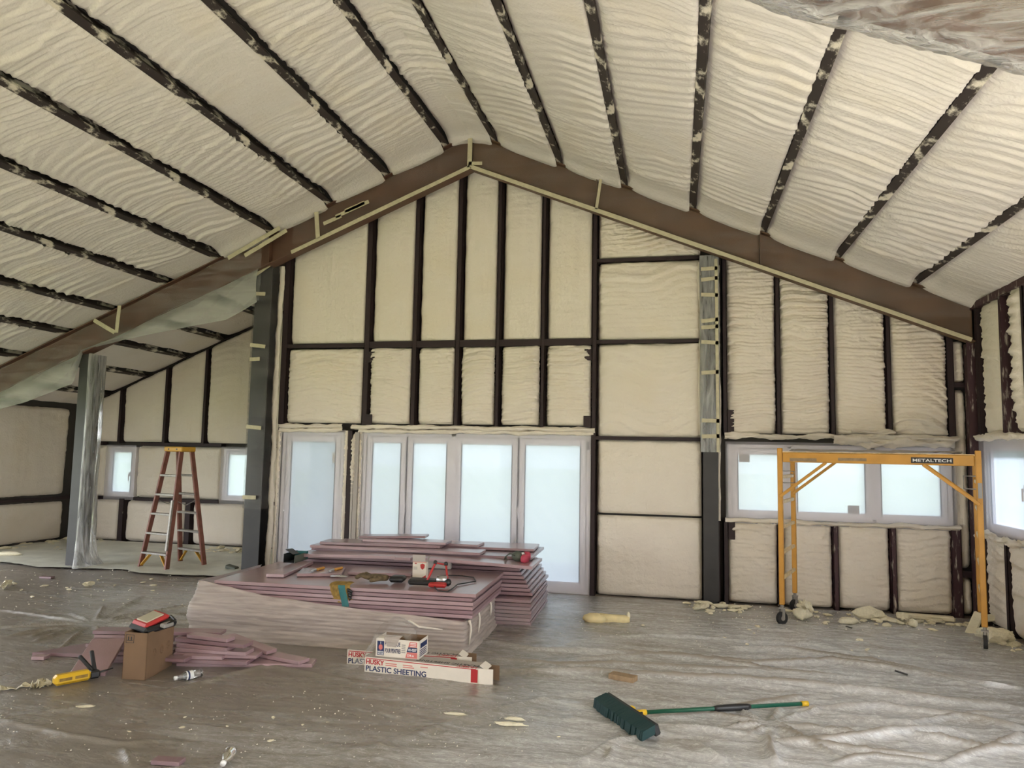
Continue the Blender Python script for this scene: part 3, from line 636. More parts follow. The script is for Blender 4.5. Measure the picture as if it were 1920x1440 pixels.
# ================================================================== RAFTERS, POSTS AND THEIR PLASTIC
def rafter(name, label, x0, x1, Y, top, bot, m, flange=.09, stiff=()):
    e = tag(empty(name, (x0, Y, bot(x0))), label, 'beam')
    L = lambda x, z: (x-x0, 0, z-bot(x0))
    b = MB(); n = 2
    v = []
    for y in (-.006, .006):
        for x, z in ((x0, bot(x0)), (x1, bot(x1)), (x1, top(x1)), (x0, top(x0))): v.append((x-x0, y, z-bot(x0)))
    pdata('web', v, [(0, 1, 2, 3), (7, 6, 5, 4), (0, 4, 5, 1), (1, 5, 6, 2), (2, 6, 7, 3), (3, 7, 4, 0)], m, e)
    b.bar(L(x0, bot(x0)), L(x1, bot(x1)), flange*2, .014, up=(0, 0, 1)); b.build('bottom_flange', m, e)
    b = MB(); b.bar(L(x0, top(x0)), L(x1, top(x1)), flange*2, .014, up=(0, 0, 1)); b.build('top_flange', m, e)
    for x in stiff:
        b = MB(); b.b2((x-x0-.006, -flange, bot(x)-bot(x0)), (x-x0+.006, 0, top(x)-bot(x0))); b.build('stiffener', m, e)
    return e
rtp = lambda x: float(zr(x))-.02
rbt = lambda x: (5.32-.408*(x-RX)) if x > RX else (5.32+.413*(x-RX))
rafter('rafter', 'brown steel rafter sloping down right from ridge along gable wall', RX+.006, 3.15, RY, rtp, rbt, M['rafter_dark'], stiff=(-.95, .95))
rafter('rafter', 'red brown steel rafter sloping down left from ridge past two posts', RX-.006, XL, RY, rtp, rbt, M['rafter'], stiff=(-5.35,))
rb3 = lambda x: float(zr(x))-.46
rafter('rafter', 'nearest rafter wrapped in plastic crossing the top right corner', RX, XR+.1, 3.72, rtp, rb3, M['rafter'])

def film_surface(name, P, m, parent=None): return gridmesh(name, P, m, parent)
def tape(parent, a, b, wd, nrm=(0, -1, 0), m='tape'):
    a, b = Vector(a), Vector(b); d = (b-a).normalized(); s = d.cross(Vector(nrm)).normalized()*wd/2; nn = Vector(nrm)*.003
    n = 6; v = []; f = []
    for i in range(n+1):
        p = a.lerp(b, i/n); j = (rnd.random()-.5)*.008
        v += [p+s*(1+j*20)+nn, p-s*(1-j*20)+nn, p+s-nn*.3, p-s-nn*.3]
    for i in range(n):
        k = 4*i
        f += [(k, k+1, k+5, k+4), (k+2, k+6, k+7, k+3), (k, k+4, k+6, k+2), (k+1, k+3, k+7, k+5)]
    return pdata('tape_strip', v, f, M[m], parent)
def covering(label, xa, xb, Y, zlo, zhi, seed, m, amp=.03, nz=16, out=.10, hang=False):
    e = tag(empty('plastic_sheet', ((xa+xb)/2, Y, zlo((xa+xb)/2))), label, 'plastic sheet', 'clear sheeting taped over the rafters')
    o = e.location
    nx = int(abs(xb-xa)/.03); X = np.linspace(xa, xb, nx)[:, None]*np.ones(nz)[None]; t = np.linspace(0, 1, nz)[None]
    zl = np.array([zlo(x) for x in X[:, 0]])[:, None]; zh = np.array([zhi(x) for x in X[:, 0]])[:, None]
    Z = zl+(zh-zl)*t; k = (X*.9-t*.9)
    D = out+amp*fbm(k*4, t*1.2+X*.4, seed)*2+amp*.7*np.abs(fbm(k*9, t*.8, seed+4))*2
    P = np.stack([X-o.x, Y-D-o.y, Z-o.z], -1)
    film_surface('film', P, m, e); return e
cr = covering('clear plastic sheet taped tight over the dark right rafter', RX+.02, 3.1, RY, lambda x: rbt(x)-.01, lambda x: rtp(x)-.05, 5, M['film_dark'], .015)
def lt(x, z, Y=RY-.125): return (x, Y, z)
def rel(e, p): return Vector(p)-e.location
tape(cr, rel(cr, lt(RX-.005, rbt(RX)-.02)), rel(cr, lt(RX-.005, rtp(RX)+.02)), .06)
tape(cr, rel(cr, lt(RX-.02, rbt(RX)+.03)), rel(cr, lt(RX+.16, rbt(RX)+.02)), .045)
tape(cr, rel(cr, lt(-.95, rbt(-.95))), rel(cr, lt(-.90, rtp(-.9)-.04)), .035)
tape(cr, rel(cr, lt(RX+.02, rbt(RX)-.018)), rel(cr, lt(.52, rbt(.52)-.012)), .05)
tape(cr, rel(cr, lt(.52, rbt(.52)-.01)), rel(cr, lt(3.1, rbt(3.1)-.01)), .045)
cl = covering('clear plastic sheet taped over the upper left rafter near ridge', -5.0, RX-.02, RY, lambda x: rbt(x)-.01, lambda x: rtp(x)-.05, 6, M['film_dark'], .015)
tape(cl, rel(cl, lt(-5.0, rbt(-5.0)-.015)), rel(cl, lt(RX, rbt(RX)-.015)), .05)
tape(cl, rel(cl, lt(-4.62, rbt(-4.62))), rel(cl, lt(-4.66, rtp(-4.66)-.05)), .06)
for a, bb in ((-4.55, -4.30), (-4.38, -3.92), (-4.25, -3.98)):
    tape(cl, rel(cl, lt(a, rbt(a)+.17+(a+4.5)*.1)), rel(cl, lt(bb, rbt(bb)+.16+(a+4.5)*.1)), .05)
# loose curtain of film hanging under the open part of the left rafter
_hx = [-9.9, -9.61, -9.06, -8.32, -8.18, -7.57, -6.73, -5.95, -5.48]; _hz = [2.10, 2.17, 2.30, 2.56, 3.03, 3.17, 3.30, 3.42, 3.66]
hang = lambda x: float(np.interp(x, _hx, _hz))
cu = covering('loose clear plastic curtain hanging below the open left rafter', -10.3, -5.45, RY, hang, lambda x: rtp(x)-.06, 9, M['film'], .04, 26)
n_ = 150; X = np.linspace(-10.2, -5.5, n_)[:, None]*np.ones(14)[None]; t = np.linspace(0, 1, 14)[None]
zl = np.array([hang(x) for x in X[:, 0]])[:, None]; zh = np.array([rbt(x)+.02 for x in X[:, 0]])[:, None]
Z = zl+(zh-zl)*t-.03*np.abs(fbm(X*3, t*0, 77)); o_ = cu.location
film_surface('lower_film', np.stack([X-o_.x, RY-.07+.05*fbm(X*2, Z*1.5, 78)-.05*np.sin(t*PI)-o_.y, Z-o_.z], -1), M['film_haze'], cu)
for a, bb in (((-7.55, rtp(-7.55)-.03), (-7.57, rbt(-7.57)+.0)), ((-7.95, rtp(-7.95)-.06), (-7.60, rbt(-7.6)+.02)), ((-5.9, rtp(-5.9)-.12), (-5.15, rtp(-5.15)-.05)), ((-5.65, rtp(-5.65)-.2), (-5.05, rtp(-5.05)-.13))):
    tape(cu, rel(cu, lt(a[0], a[1], RY-.18)), rel(cu, lt(bb[0], bb[1], RY-.18)), .055)
# plastic wound round the nearest rafter
e = tag(empty('plastic_sheet', (1.4, 3.72, rb3(1.4))), 'crumpled clear plastic wound round the nearest rafter at top right', 'plastic sheet', 'clear sheeting taped over the rafters')
nx, k = 130, 30
X = np.linspace(-.3, XR+.05, nx)[:, None]*np.ones(k)[None]; th = np.linspace(0, 2*PI, k)[None]*np.ones(nx)[:, None]
zm = (np.array([rb3(x)+.20 for x in X[:, 0]]))[:, None]
kk = X*1.2+th*.35
R1 = 1+.28*fbm(kk*3, th*1.2, 31)+.20*np.abs(fbm(kk*8, th*.8, 33))
P = np.stack([X-1.4, .16*np.cos(th)*R1, zm-rb3(1.4)+.29*np.sin(th)*R1-.02], -1)
film_surface('film', P, M['film_beam'], e)

def post(label, cx, cy, h, wd=.2, dp=.22, m='post'):
    e = tag(empty('steel_post', (cx, cy, 0)), label, 'post')
    MB().b2((-wd/2, -dp/2, 0), (wd/2, -dp/2+.014, h)).build('flange', M[m], e)
    MB().b2((-wd/2, dp/2-.014, 0), (wd/2, dp/2, h)).build('flange', M[m], e)
    MB().b2((-.006, -dp/2+.014, 0), (.006, dp/2-.014, h)).build('web', M[m], e)
    MB().b2((-wd/2-.03, -dp/2-.03, 0), (wd/2+.03, dp/2+.03, .015)).build('base_plate', M[m], e)
    return e
def wrap(label, cx, cy, z0, z1, a0, a1, wd, dp, seed, m='film_post', amp=.03, flare=0):
    e = tag(empty('plastic_wrap', (cx, cy, z0)), label, 'plastic wrap', 'plastic wrapped on the posts')
    k, n = 26, int((z1-z0)/.03); th = np.linspace(a0, a1, k)[:, None]*np.ones(n)[None]; Z = np.linspace(0, z1-z0, n)[None]*np.ones(k)[:, None]
    sup = 1/np.maximum(np.abs(np.cos(th))/(wd/2), np.abs(np.sin(th))/(dp/2))
    r = sup+.012+amp*(.5+fbm(th*2.5+Z*.4, Z*.9, seed)*2)+amp*.8*np.abs(fbm(th*7+Z*.8, Z*1.5, seed+3))+flare*np.exp(-Z/.18)*(.5+vn(th*3, Z*2, seed+8))
    film_surface('film', np.stack([r*np.cos(th), r*np.sin(th), Z], -1), M[m], e); return e
post('dark steel post standing free beside the stepladder', -8.18, 8.98, 2.98, .18, .22)
wrap('bunched clear plastic wrapped on the right side of the free post', -8.18, 8.98, .02, 2.98, -PI/2+.55, PI/2, .20, .24, 3, amp=.05, flare=.13)
post('dark steel post in plastic at the left edge of the glazed wall', -5.47, 9.02, 4.2, .24, .2)
p2 = wrap('clear plastic taped on the post left of the single glass door', -5.47, 9.02, .9, 4.2, -PI-.2, .3, .25, .21, 7, m='film_dark', amp=.012)
for z in (1.05, 1.98, 2.88, 3.08, 3.78):
    x1 = rnd.uniform(.02, .12); tape(p2, (-.13, -.14, z-.9), (x1, -.14, z-.9+rnd.uniform(-.03, .03)), .05)
tape(p2, (-.13, -.14, 3.12), (.1, -.14, 3.27), .05)
b = MB()
def foam_rope(parent_label, x, Y, z0, z1, seed, wd=.05, group=None):
    e = tag(empty('foam_strip', (x, Y, z0)), parent_label, 'foam strip')
    k, n = 12, int((z1-z0)/.025); th = np.linspace(0, 2*PI, k, endpoint=False)[None]*np.ones(n)[:, None]; Z = np.linspace(0, z1-z0, n)[:, None]*np.ones(k)[None]
    r = wd/2*(1+1.2*fbm(Z*5, th*1.0, seed)+.7*fbm(Z*14, th*2, seed+1))
    P = np.stack([r*np.cos(th)+.02*fbm(Z*2, Z*0, seed+5)*2, r*.7*np.sin(th), Z], -1)
    gridmesh('foam', P, M['foam_wall'], e, close=True); return e
foam_rope('ragged foam bead between left post and glazed wall stud', -5.32, WY-.04, 0, 4.2, 41, .075)
foam_rope('thin foam edge on the left side of that taped post', -5.63, WY-.02, .2, 3.65, 42, .05)
foam_rope('white foam bead down the right edge of the taped post', .49, WY-.035, .95, 4.0, 44, .03)
post('dark steel post between glazed wall and right window', .385, 9.10, 4.05, .17, .16)
p3 = wrap('clear plastic taped on upper part of the post by right window', .385, 9.10, 1.75, 4.1, -PI-.1, .1, .19, .17, 11, m='film_post', amp=.012)
for z in (1.93, 2.12, 2.68, 3.05, 3.22, 3.30, 3.62, 3.80, 3.93): tape(p3, (-.10, -.115, z-1.75), (.10, -.115, z-1.75+rnd.uniform(-.02, .02)), .045)
tape(p3, (.085, -.115, 0), (.075, -.115, 2.3), .035)
foam_rope('foam lumps along the left edge of the right taped post', .285, WY-.03, 1.95, 4.05, 43, .05)

# ================================================================== FLOOR SHEETING
def poly(pts): return [fl(*p) for p in pts]
FOLDS = [(.030, .045, poly([(930, 1262), (1100, 1266), (1300, 1279), (1500, 1290), (1700, 1312), (1920, 1335)])),
 (.026, .04, poly([(960, 1218), (1180, 1230), (1400, 1250), (1560, 1246), (1690, 1262), (1860, 1300)])),
 (.026, .05, poly([(1380, 1220), (1480, 1224), (1640, 1248), (1750, 1272), (1910, 1297)])),
 (.02, .04, poly([(1080, 1240), (1250, 1232), (1450, 1262), (1600, 1275)])),
 (.03, .035, poly([(1440, 1398), (1540, 1400), (1700, 1382), (1800, 1376)])), (.025, .03, poly([(1455, 1362), (1520, 1402), (1640, 1420), (1780, 1432)])),
 (.03, .03, poly([(1436, 1388), (1440, 1412), (1452, 1440)])), (.028, .03, poly([(1915, 1385), (1850, 1412), (1780, 1440)])), (.025, .03, poly([(1700, 1382), (1850, 1410), (1920, 1408)])),
 (.018, .04, poly([(1240, 1350), (1360, 1338), (1460, 1318), (1540, 1310)])), (.016, .03, poly([(1240, 1368), (1320, 1375), (1420, 1388)])),
 (.02, .04, poly([(905, 1205), (1000, 1222), (1110, 1228)])), (.015, .03, poly([(1100, 1200), (1250, 1196), (1400, 1206), (1560, 1215)])),
 (.02, .05, poly([(920, 1240), (1040, 1250), (1200, 1252), (1330, 1262), (1480, 1262)])), (.022, .04, poly([(1500, 1338), (1650, 1330), (1800, 1350), (1920, 1372)])),
 (.012, .03, poly([(0, 1352), (120, 1380), (230, 1400), (300, 1392)])), (.016, .02, poly([(232, 1408), (245, 1440)])), (.012, .04, poly([(250, 1320), (500, 1250), (700, 1290)])),
 (.010, .04, poly([(560, 1440), (760, 1390), (950, 1330), (1100, 1300)])), (.014, .03, poly([(1080, 1440), (1150, 1400), (1240, 1380)])), (.014, .02, poly([(1165, 1378), (1150, 1410), (1140, 1432)])),
 (.012, .03, poly([(1300, 1400), (1360, 1440)])), (.02, .03, poly([(1560, 1440), (1640, 1425), (1760, 1440)])), (.018, .03, poly([(1560, 1350), (1700, 1362), (1830, 1345), (1920, 1352)]))]
c0 = fl(172, 1172)
rr = random.Random(9)
for k in range(17):
    a = k/17*2*PI+rr.uniform(-.12, .12); L = rr.uniform(.5, 1.5); r0 = .16
    FOLDS.append((rr.uniform(.012, .022), rr.uniform(.014, .026), [Vector((c0.x+r0*math.cos(a), c0.y+r0*math.sin(a), 0)), Vector((c0.x+L*math.cos(a+.08), c0.y+L*math.sin(a+.08)*1.1, 0))]))
c1 = fl(1440, 1365)
for k in range(9):
    a = k/9*2*PI+rr.uniform(-.2, .2); L = rr.uniform(.25, .6)
    FOLDS.append((rr.uniform(.014, .024), rr.uniform(.014, .022), [Vector((c1.x+.06*math.cos(a), c1.y+.06*math.sin(a), 0)), Vector((c1.x+L*math.cos(a), c1.y+L*math.sin(a), 0))]))
FOLDMASK = {}
def sheet_height(X, Y):
    Xw = X+.05*fbm(X*2.2, Y*2.2, 61); Yw = Y+.05*fbm(X*2.2, Y*2.2, 62)
    z = np.zeros_like(X); fm = np.zeros_like(X)
    for h, wd, pts in FOLDS:
        h = h*1.7; wd = wd*.85; big = h > .03
        best = np.full(X.shape, 9.0); tt = np.zeros_like(X); n = len(pts)-1
        for i in range(n):
            a, b = pts[i], pts[i+1]; dx, dy = b.x-a.x, b.y-a.y; L2 = dx*dx+dy*dy
            t = np.clip(((Xw-a.x)*dx+(Yw-a.y)*dy)/L2, 0, 1)
            d = np.hypot(Xw-a.x-t*dx, Yw-a.y-t*dy); m = d < best
            best = np.where(m, d, best); tt = np.where(m, (i+t)/n, tt)
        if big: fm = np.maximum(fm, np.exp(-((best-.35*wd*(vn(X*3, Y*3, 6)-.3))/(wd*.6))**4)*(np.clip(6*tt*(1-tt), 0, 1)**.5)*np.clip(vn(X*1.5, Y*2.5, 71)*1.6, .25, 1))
        z = np.maximum(z, h*np.exp(-(best/wd)**1.3)*np.clip(4*tt*(1-tt)+.15, 0, 1)**.5)
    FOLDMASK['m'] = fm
    A = np.clip((X+4.2)/4.5, .25, 1)*np.clip((9.2-Y)/1.2, .15, 1)
    rdg = lambda x, y, s: 1-np.abs(vn(x, y, s)*2-1)
    wr = .012*rdg(X*1.1+.5*fbm(X, Y, 63), Y*5+fbm(X*2, Y*2, 64), 65)**4+.010*rdg(X*2.3+Y*1.2, Y*8-X*.8, 66)**4+.007*rdg(X*5-Y*2, Y*7+X*3, 67)**3+.006*rdg(X*11+2*fbm(X*4, Y*4, 70), Y*16, 68)**2
    return .006+z+A*.9*wr+.004*vn(X*3, Y*3, 69)
X, Y = np.meshgrid(np.arange(XL+.05, XR-.02, .022), np.arange(2.9, 9.08, .014), indexing='ij')
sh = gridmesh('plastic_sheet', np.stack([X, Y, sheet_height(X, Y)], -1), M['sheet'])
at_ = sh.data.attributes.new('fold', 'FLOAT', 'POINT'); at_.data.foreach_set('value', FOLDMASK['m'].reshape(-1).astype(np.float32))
tag(sh, 'dusty wrinkled clear plastic sheet covering the whole floor', 'plastic sheet')
X, Y = np.meshgrid(np.arange(XL+.05, -5.4, .05), np.arange(8.6, 11.42, .05), indexing='ij')
Y = Y+(.35*fbm(X*1.1, X*0, 4)*2+.10*fbm(X*5, X*0, 5)+.15)*np.clip((9.6-Y)/1.0, 0, 1)
sh2 = gridmesh('plastic_sheet', np.stack([X, Y, .020+.012*vn(X*3, Y*3, 3)+.01*vn(X*9, Y*9, 5)], -1), M['sheet_pale'])
tag(sh2, 'plastic sheet on the floor of the left bay under the stepladder', 'plastic sheet')
X, Y = np.meshgrid(np.arange(XL+.05, XR+.02, .2), np.arange(EYE_END+.1, 2.95, .2), indexing='ij')
tag(gridmesh('plastic_sheet', np.stack([X, Y, .006+.01*vn(X*3, Y*3, 3)], -1), M['sheet_bounce']), 'pale bounce sheet added on the unseen floor behind the camera', 'plastic sheet')  # reflector added to throw sunlight up at the ceiling
# ================================================================== PINK FOAM BOARDS
def board(label, c, L, Wd, T, rz, m='pink', group=None, rot=None, cat='foam board', warp=None):
    if warp:
        n = 24; x = np.linspace(-L/2, L/2, n); v = []; f = []
        for q in x:
            dz = warp(q/L+.5)
            v += [(q, -Wd/2, dz), (q, Wd/2, dz), (q, Wd/2, dz+T), (q, -Wd/2, dz+T)]
        for i in range(n-1):
            k = 4*i
            f += [(k+a, k+b, k+b+4, k+a+4) for a, b in ((1, 0), (2, 1), (3, 2), (0, 3))]
        f += [(0, 1, 2, 3), (4*n-1, 4*n-2, 4*n-3, 4*n-4)]
        o = pdata('foam_board', v, f, M[m])
    else:
        o = MB().b2((-L/2, -Wd/2, 0), (L/2, Wd/2, T), bev=.0025).build('foam_board', M[m])
    o.location = c; o.rotation_euler = rot or (0, 0, rz)
    return tag(o, label, cat, group)
ORD = ['topmost', 'second', 'third', 'fourth', 'fifth', 'sixth', 'seventh', 'eighth', 'ninth', 'tenth']
def nth(i): return 'topmost' if i == 0 else ORD[i]+' from top'
RZ = .0325; PK = ['pink', 'pink_b', 'pink_c']
# front stack: a wrapped bundle with six loose boards on it
e = tag(empty('board_bundle', (-2.985, 6.66, 0), RZ), 'bundle of pink foam boards in cream plastic under the front stack', 'board bundle')
for i in range(8):
    MB().b2((-1.23+rnd.uniform(-.012, .012), -.545+rnd.uniform(-.012, .01), .008+i*.0345), (1.215+rnd.uniform(-.015, .015), .55, .0375+i*.0345), bev=.003).build('board', M[PK[i % 3]], e)
_path = [(-1.27, .52), (-1.285, -.2), (-1.29, -.57), (-.6, -.585), (.3, -.585), (1.225, -.575), (1.24, -.1), (1.24, .54)]
_len = np.cumsum([0]+[math.hypot(b[0]-a[0], b[1]-a[1]) for a, b in zip(_path, _path[1:])])
ns, nz = 190, 34
sv = np.linspace(0, _len[-1], ns); px_ = np.interp(sv, _len, [p[0] for p in _path]); py_ = np.interp(sv, _len, [p[1] for p in _path])
ctop = np.interp(sv, [0, _len[1], _len[2], _len[2]+.08, _len[3], _len[4], _len[5], _len[5]+.2, _len[-1]], [.485, .49, .492, .488, .40, .335, .288, .29, .293])
T_ = np.linspace(0, 1, nz)[None]; Sg = sv[:, None]*np.ones(nz)[None]; Zg = ctop[:, None]*T_
nrm = np.stack([np.gradient(py_), -np.gradient(px_)], -1); nrm /= np.linalg.norm(nrm, axis=1, keepdims=True)
nrm *= np.where((nrm*np.stack([px_, py_], -1)).sum(1) < 0, -1, 1)[:, None]
off = .006+.012*np.abs(np.sin(Zg/.0345*PI))+.03*fbm(Sg*1.2, Zg*14, 81)+.02*np.abs(fbm(Sg*4+Zg*6, Zg*22, 83))-.05*np.clip((Zg-.29)/.2, 0, 1)
off += .035*np.exp(-((Sg-_len[2])/.25)**2)*np.exp(-((Zg-.20)/.13)**2)+.03*np.exp(-(Zg/.05)**2)
gridmesh('plastic_wrap', np.stack([px_[:, None]+off*nrm[:, :1], py_[:, None]+off*nrm[:, 1:], Zg+.004], -1), M['film_bundle'], e)
for i, (a, b, c) in enumerate((((1.25, -.50, .28), (1.27, -.50, .20), (1.26, -.52, .08)), ((1.26, -.20, .29), (1.275, -.2, .2), (1.27, -.22, .12)), ((1.26, .28, .29), (1.275, .27, .22), (1.27, .28, .16)), ((.75, -.60, .27), (.85, -.62, .23), (1.05, -.60, .215)))):
    MB().tube([a, tuple((Vector(a)+Vector(b))/2+Vector((.008, 0, 0))), b, c], [.014, .008, .01, .004]).build('torn_film', M['box_white'], e, True)
for k in range(6):
    i = 5-k
    board('%s of six pink foam boards lying loose on the front stack' % nth(i), (-2.93+rnd.uniform(-.012, .012)+(.012 if k == 5 else 0), 6.79+rnd.uniform(-.012, .012), .290+k*.0352), 2.44, 1.22, .0300, RZ+rnd.uniform(-.004, .004), PK[(k+1) % 3], 'loose boards of the front stack')
# back stack
for k in range(7):
    i = 6-k
    board('%s of seven pink boards at the bottom of the back stack' % nth(i), (-2.645+rnd.uniform(-.015, .015), 7.89+rnd.uniform(-.012, .012), .012+k*.0358), 2.44, 1.20, .0305, RZ, PK[k % 3], 'boards at the bottom of the back stack')
e = tag(empty('plastic_wrap', (-2.64, 7.28, 0)), 'clear film drawn over the front end of the bottom back boards', 'plastic wrap')
X, Z = np.meshgrid(np.linspace(.6, 1.24, 30), np.linspace(.02, .26, 16), indexing='ij')
gridmesh('film', np.stack([X, -.03+.025*fbm(X*6+Z*8, Z*10-X*3, 90)-.0*X, Z+(X-.6)*.03*0], -1), M['film'], e)
for k in range(8):
    i = 7-k
    sh_ = [0, -.03, -.055, -.08, -.11, -.14, -.165, -.20][k]
    board('%s of eight pink boards fanned out in the middle of the back stack' % nth(i), (-2.66+sh_, 8.03+k*.012+rnd.uniform(-.01, .01), .268+k*.0372), 2.44, 1.20, .0315, RZ+.004*k, PK[(k+2) % 3], 'fanned boards of the back stack')
board('long bowed pink board drooping towards the respirator', (-2.62, 7.60, .568), 2.44, .62, .03, .02, 'pink_b', 'offcuts on top of the back stack', warp=lambda q: .028*math.sin(q*PI)-.012*q)
TOPS = [('wide pink board projecting left at the top of the back stack', -2.70, 8.06, .600, 2.44, .9, .028, .03, 'pink_c'),
 ('narrow pink strip lying along the front of the top offcuts', -2.95, 7.68, .632, 1.9, .28, .028, .02, 'pink'),
 ('long pink board reaching out to the right at the very top', -2.58, 8.22, .636, 2.1, .5, .026, .06, 'pink'),
 ('pink offcut with angled left end near glass door', -3.16, 7.80, .664, 1.35, .30, .027, .09, 'pink_c'),
 ('short pink offcut above the angled one by the glass door', -2.92, 7.90, .692, .95, .26, .027, .03, 'pink_b'),
 ('dark pink offcut tilted upward on the summit of the pile', -3.12, 8.02, .722, .75, .22, .026, .14, 'pink_c'),
 ('small pink offcut at the middle of the summit', -2.50, 8.10, .664, .75, .28, .026, -.02, 'pink')]
for (lb, x, y, z, L, wd, T, rz, m) in TOPS:
    board(lb, (x, y, z), L, wd, T, rz, m, 'offcuts on top of the back stack', rot=(0, -.03 if 'tilted' in lb else 0, rz))
board('little pink block lying behind the white carton', tuple(fl(757, 1052, .59))[:2]+(.603,), .17, .12, .03, .1, 'pink_b', 'offcuts on top of the back stack')
# offcuts on the front stack
TZ = .290+6*.0352
def px_board(label, a, b, z, depth, T, m, group=None, cat='foam board'):
    A, B = fl(*a, z), fl(*b, z); d = B-A; L = d.length; rz = math.atan2(d.y, d.x); n = Vector((-d.y, d.x, 0)).normalized()
    return board(label, (A+B)/2+n*depth/2, L, depth, T, rz, m, group, cat=cat)
G = 'pink offcuts on the front stack'
px_board('long pale pink offcut beside the dark tray', (532, 1083), (587, 1058), TZ, .17, .03, 'pink_b', G)
px_board('pink offcut under the two knives', (556, 1081), (640, 1081), TZ, .34, .028, 'pink', G)
px_board('pink offcut in front of the bowed board behind gloves', (652, 1078), (770, 1081), TZ, .28, .028, 'pink_b', G)
# loose strips on the floor at the left
PILE = [((175, 1243), (350, 1246), .0, .30), ((330, 1250), (585, 1252), .0, .16), ((330, 1243), (462, 1248), .03, .22), ((165, 1236), (300, 1240), .028, .24), ((340, 1236), (416, 1238), .058, .10),
 ((166, 1226), (310, 1233), .056, .2), ((325, 1231), (480, 1236), .06, .2), ((328, 1222), (460, 1230), .088, .14), ((160, 1213), (300, 1224), .085, .17), ((330, 1213), (424, 1222), .115, .12),
 ((174, 1203), (310, 1210), .115, .15), ((327, 1203), (456, 1216), .145, .13), ((176, 1196), (320, 1200), .145, .2), ((350, 1196), (425, 1205), .175, .10), ((173, 1189), (412, 1193), .175, .14), ((420, 1203), (500, 1222), .09, .10), ((440, 1224), (560, 1247), .03, .12), ((300, 1240), (345, 1243), .06, .1)]
for i, (a, b, z, dp) in enumerate(PILE):
    o = px_board('', a, b, z+.008, dp, .027, PK[i % 3])
    WHERE = ['flat under the left half of the heap', 'pointing furthest right along the floor', 'low on the right of the cardboard box', 'low behind the cardboard box', 'short, just right of the cardboard box', 'in the third layer on the left',
      'reaching right in the third layer', 'in the fourth layer right of the box', 'in the fourth layer left of the box', 'in the fifth layer right of the box', 'in the fifth layer left of the box', 'sloping down right near the top', 'second from the top on the left', 'second from the top on the right', 'across the very top', 'leaning down by the wrapped bundle', 'resting on the long floor strip', 'wedged behind the cardboard box']
    tag(o, 'loose pink foam strip %s' % WHERE[i], 'foam board', 'loose strips heaped on the floor')
    if i == 15: o.rotation_euler.y = .09
A = fl(60, 1231, 0)
o = pdata('foam_board', [(0, 0, 0), (.62, .12, 0), (.95, .62, 0), (.25, .50, 0), (0, 0, .026), (.62, .12, .026), (.95, .62, .026), (.25, .50, .026)], [(3, 2, 1, 0), (4, 5, 6, 7), (0, 1, 5, 4), (1, 2, 6, 5), (2, 3, 7, 6), (3, 0, 4, 7)], M['pink_c'])
o.location = (A.x+.02, A.y-.02, .012); tag(o, 'flat broken pink board at the left end of the heap', 'foam board', 'loose strips heaped on the floor')
A = fl(95, 1270, 0); B = fl(164, 1268, 0)
o = board('pink offcut leaning back beside the yellow gun', (0, 0, 0), (B-A).length*.98, .46, .027, 0, 'pink', 'loose strips heaped on the floor')
o.location = ((A+B)/2)+Vector((.07, .20, .085)); o.rotation_euler = (.32, 0, math.atan2(B.y-A.y, B.x-A.x)+.02)
o = board('pink scrap notched into the broken board on the left', fl(72, 1238, 0)+Vector((.02, .0, .012)), .10, .08, .027, .2, 'pink_b', 'loose strips heaped on the floor')

# ================================================================== TOOLS AND CARTONS ON THE STACKS
def hand_glove(name, label, loc, rz, m, cuff_m, s=1.0, curl=0.0):
    e = tag(empty(name, loc, rz), label, 'glove', 'work gloves on the stack')
    nd = [(0, 0, .022), (.07, 0, .028), (.11, .0, .028)]; ed = [(0, 1), (1, 2)]; rd = [(.04, .02), (.048, .022), (.04, .018)]
    for k, (y, L) in enumerate(((.036, .065), (.012, .08), (-.012, .075), (-.036, .055))):
        i = len(nd); nd += [(.13, y, .027), (.13+L*.5, y*1.15, .03+curl), (.13+L, y*1.25, .020)]; ed += [(2, i), (i, i+1), (i+1, i+2)]; rd += [(.013, .013), (.012, .012), (.010, .010)]
    i = len(nd); nd += [(.06, .06, .024), (.10, .085, .018)]; ed += [(1, i), (i, i+1)]; rd += [(.015, .015), (.012, .012)]
    nd = [tuple(c*s for c in p) for p in nd]; rd = [(a*s, b*s) for a, b in rd]
    skinned('hand', nd, ed, rd, M[m], e)
    b = MB(); b.box((-.055*s, 0, .022*s), (.09*s, .10*s, .034*s), bev=.012*s); b.build('cuff', M[cuff_m], e, True)
    return e
g1 = fl(735, 1092, TZ)
hand_glove('work_glove', 'brown work glove lying palm down on front stack, dark cuff', (g1.x-.03, g1.y+.0, TZ+.002), PI+.12, 'glove_brown', 'black', 1.5, .012)
ge = fl(641, 1098, TZ); fy = ge.y
e = tag(empty('work_glove', (ge.x, ge.y, TZ)), 'mustard work glove with teal cuff hanging over the front edge', 'glove', 'work gloves on the stack')
def drape(x0, x1, s0, s1, th=.0, seed=1, n=14, k=18):
    U, Sx = np.meshgrid(np.linspace(x0, x1, n), np.linspace(s0, s1, k), indexing='ij')
    r = .03
    y = np.where(Sx < 0, -Sx*.9, -r*np.sin(np.clip(Sx/r, 0, PI/2))-.006*np.sin(Sx*30)); z = np.where(Sx < 0, .012, .012-np.clip(Sx-.02, 0, 9))
    b = .02*fbm(U*14, Sx*12, seed)+.018*np.sqrt(np.clip(1-((U-(x0+x1)/2)/((x1-x0)/2+.004))**2, 0, 1))
    return np.stack([U+.25*np.clip(Sx, 0, 1), y-np.where(Sx >= 0, b+th, 0), z+np.where(Sx < 0, b+th, 0)], -1)
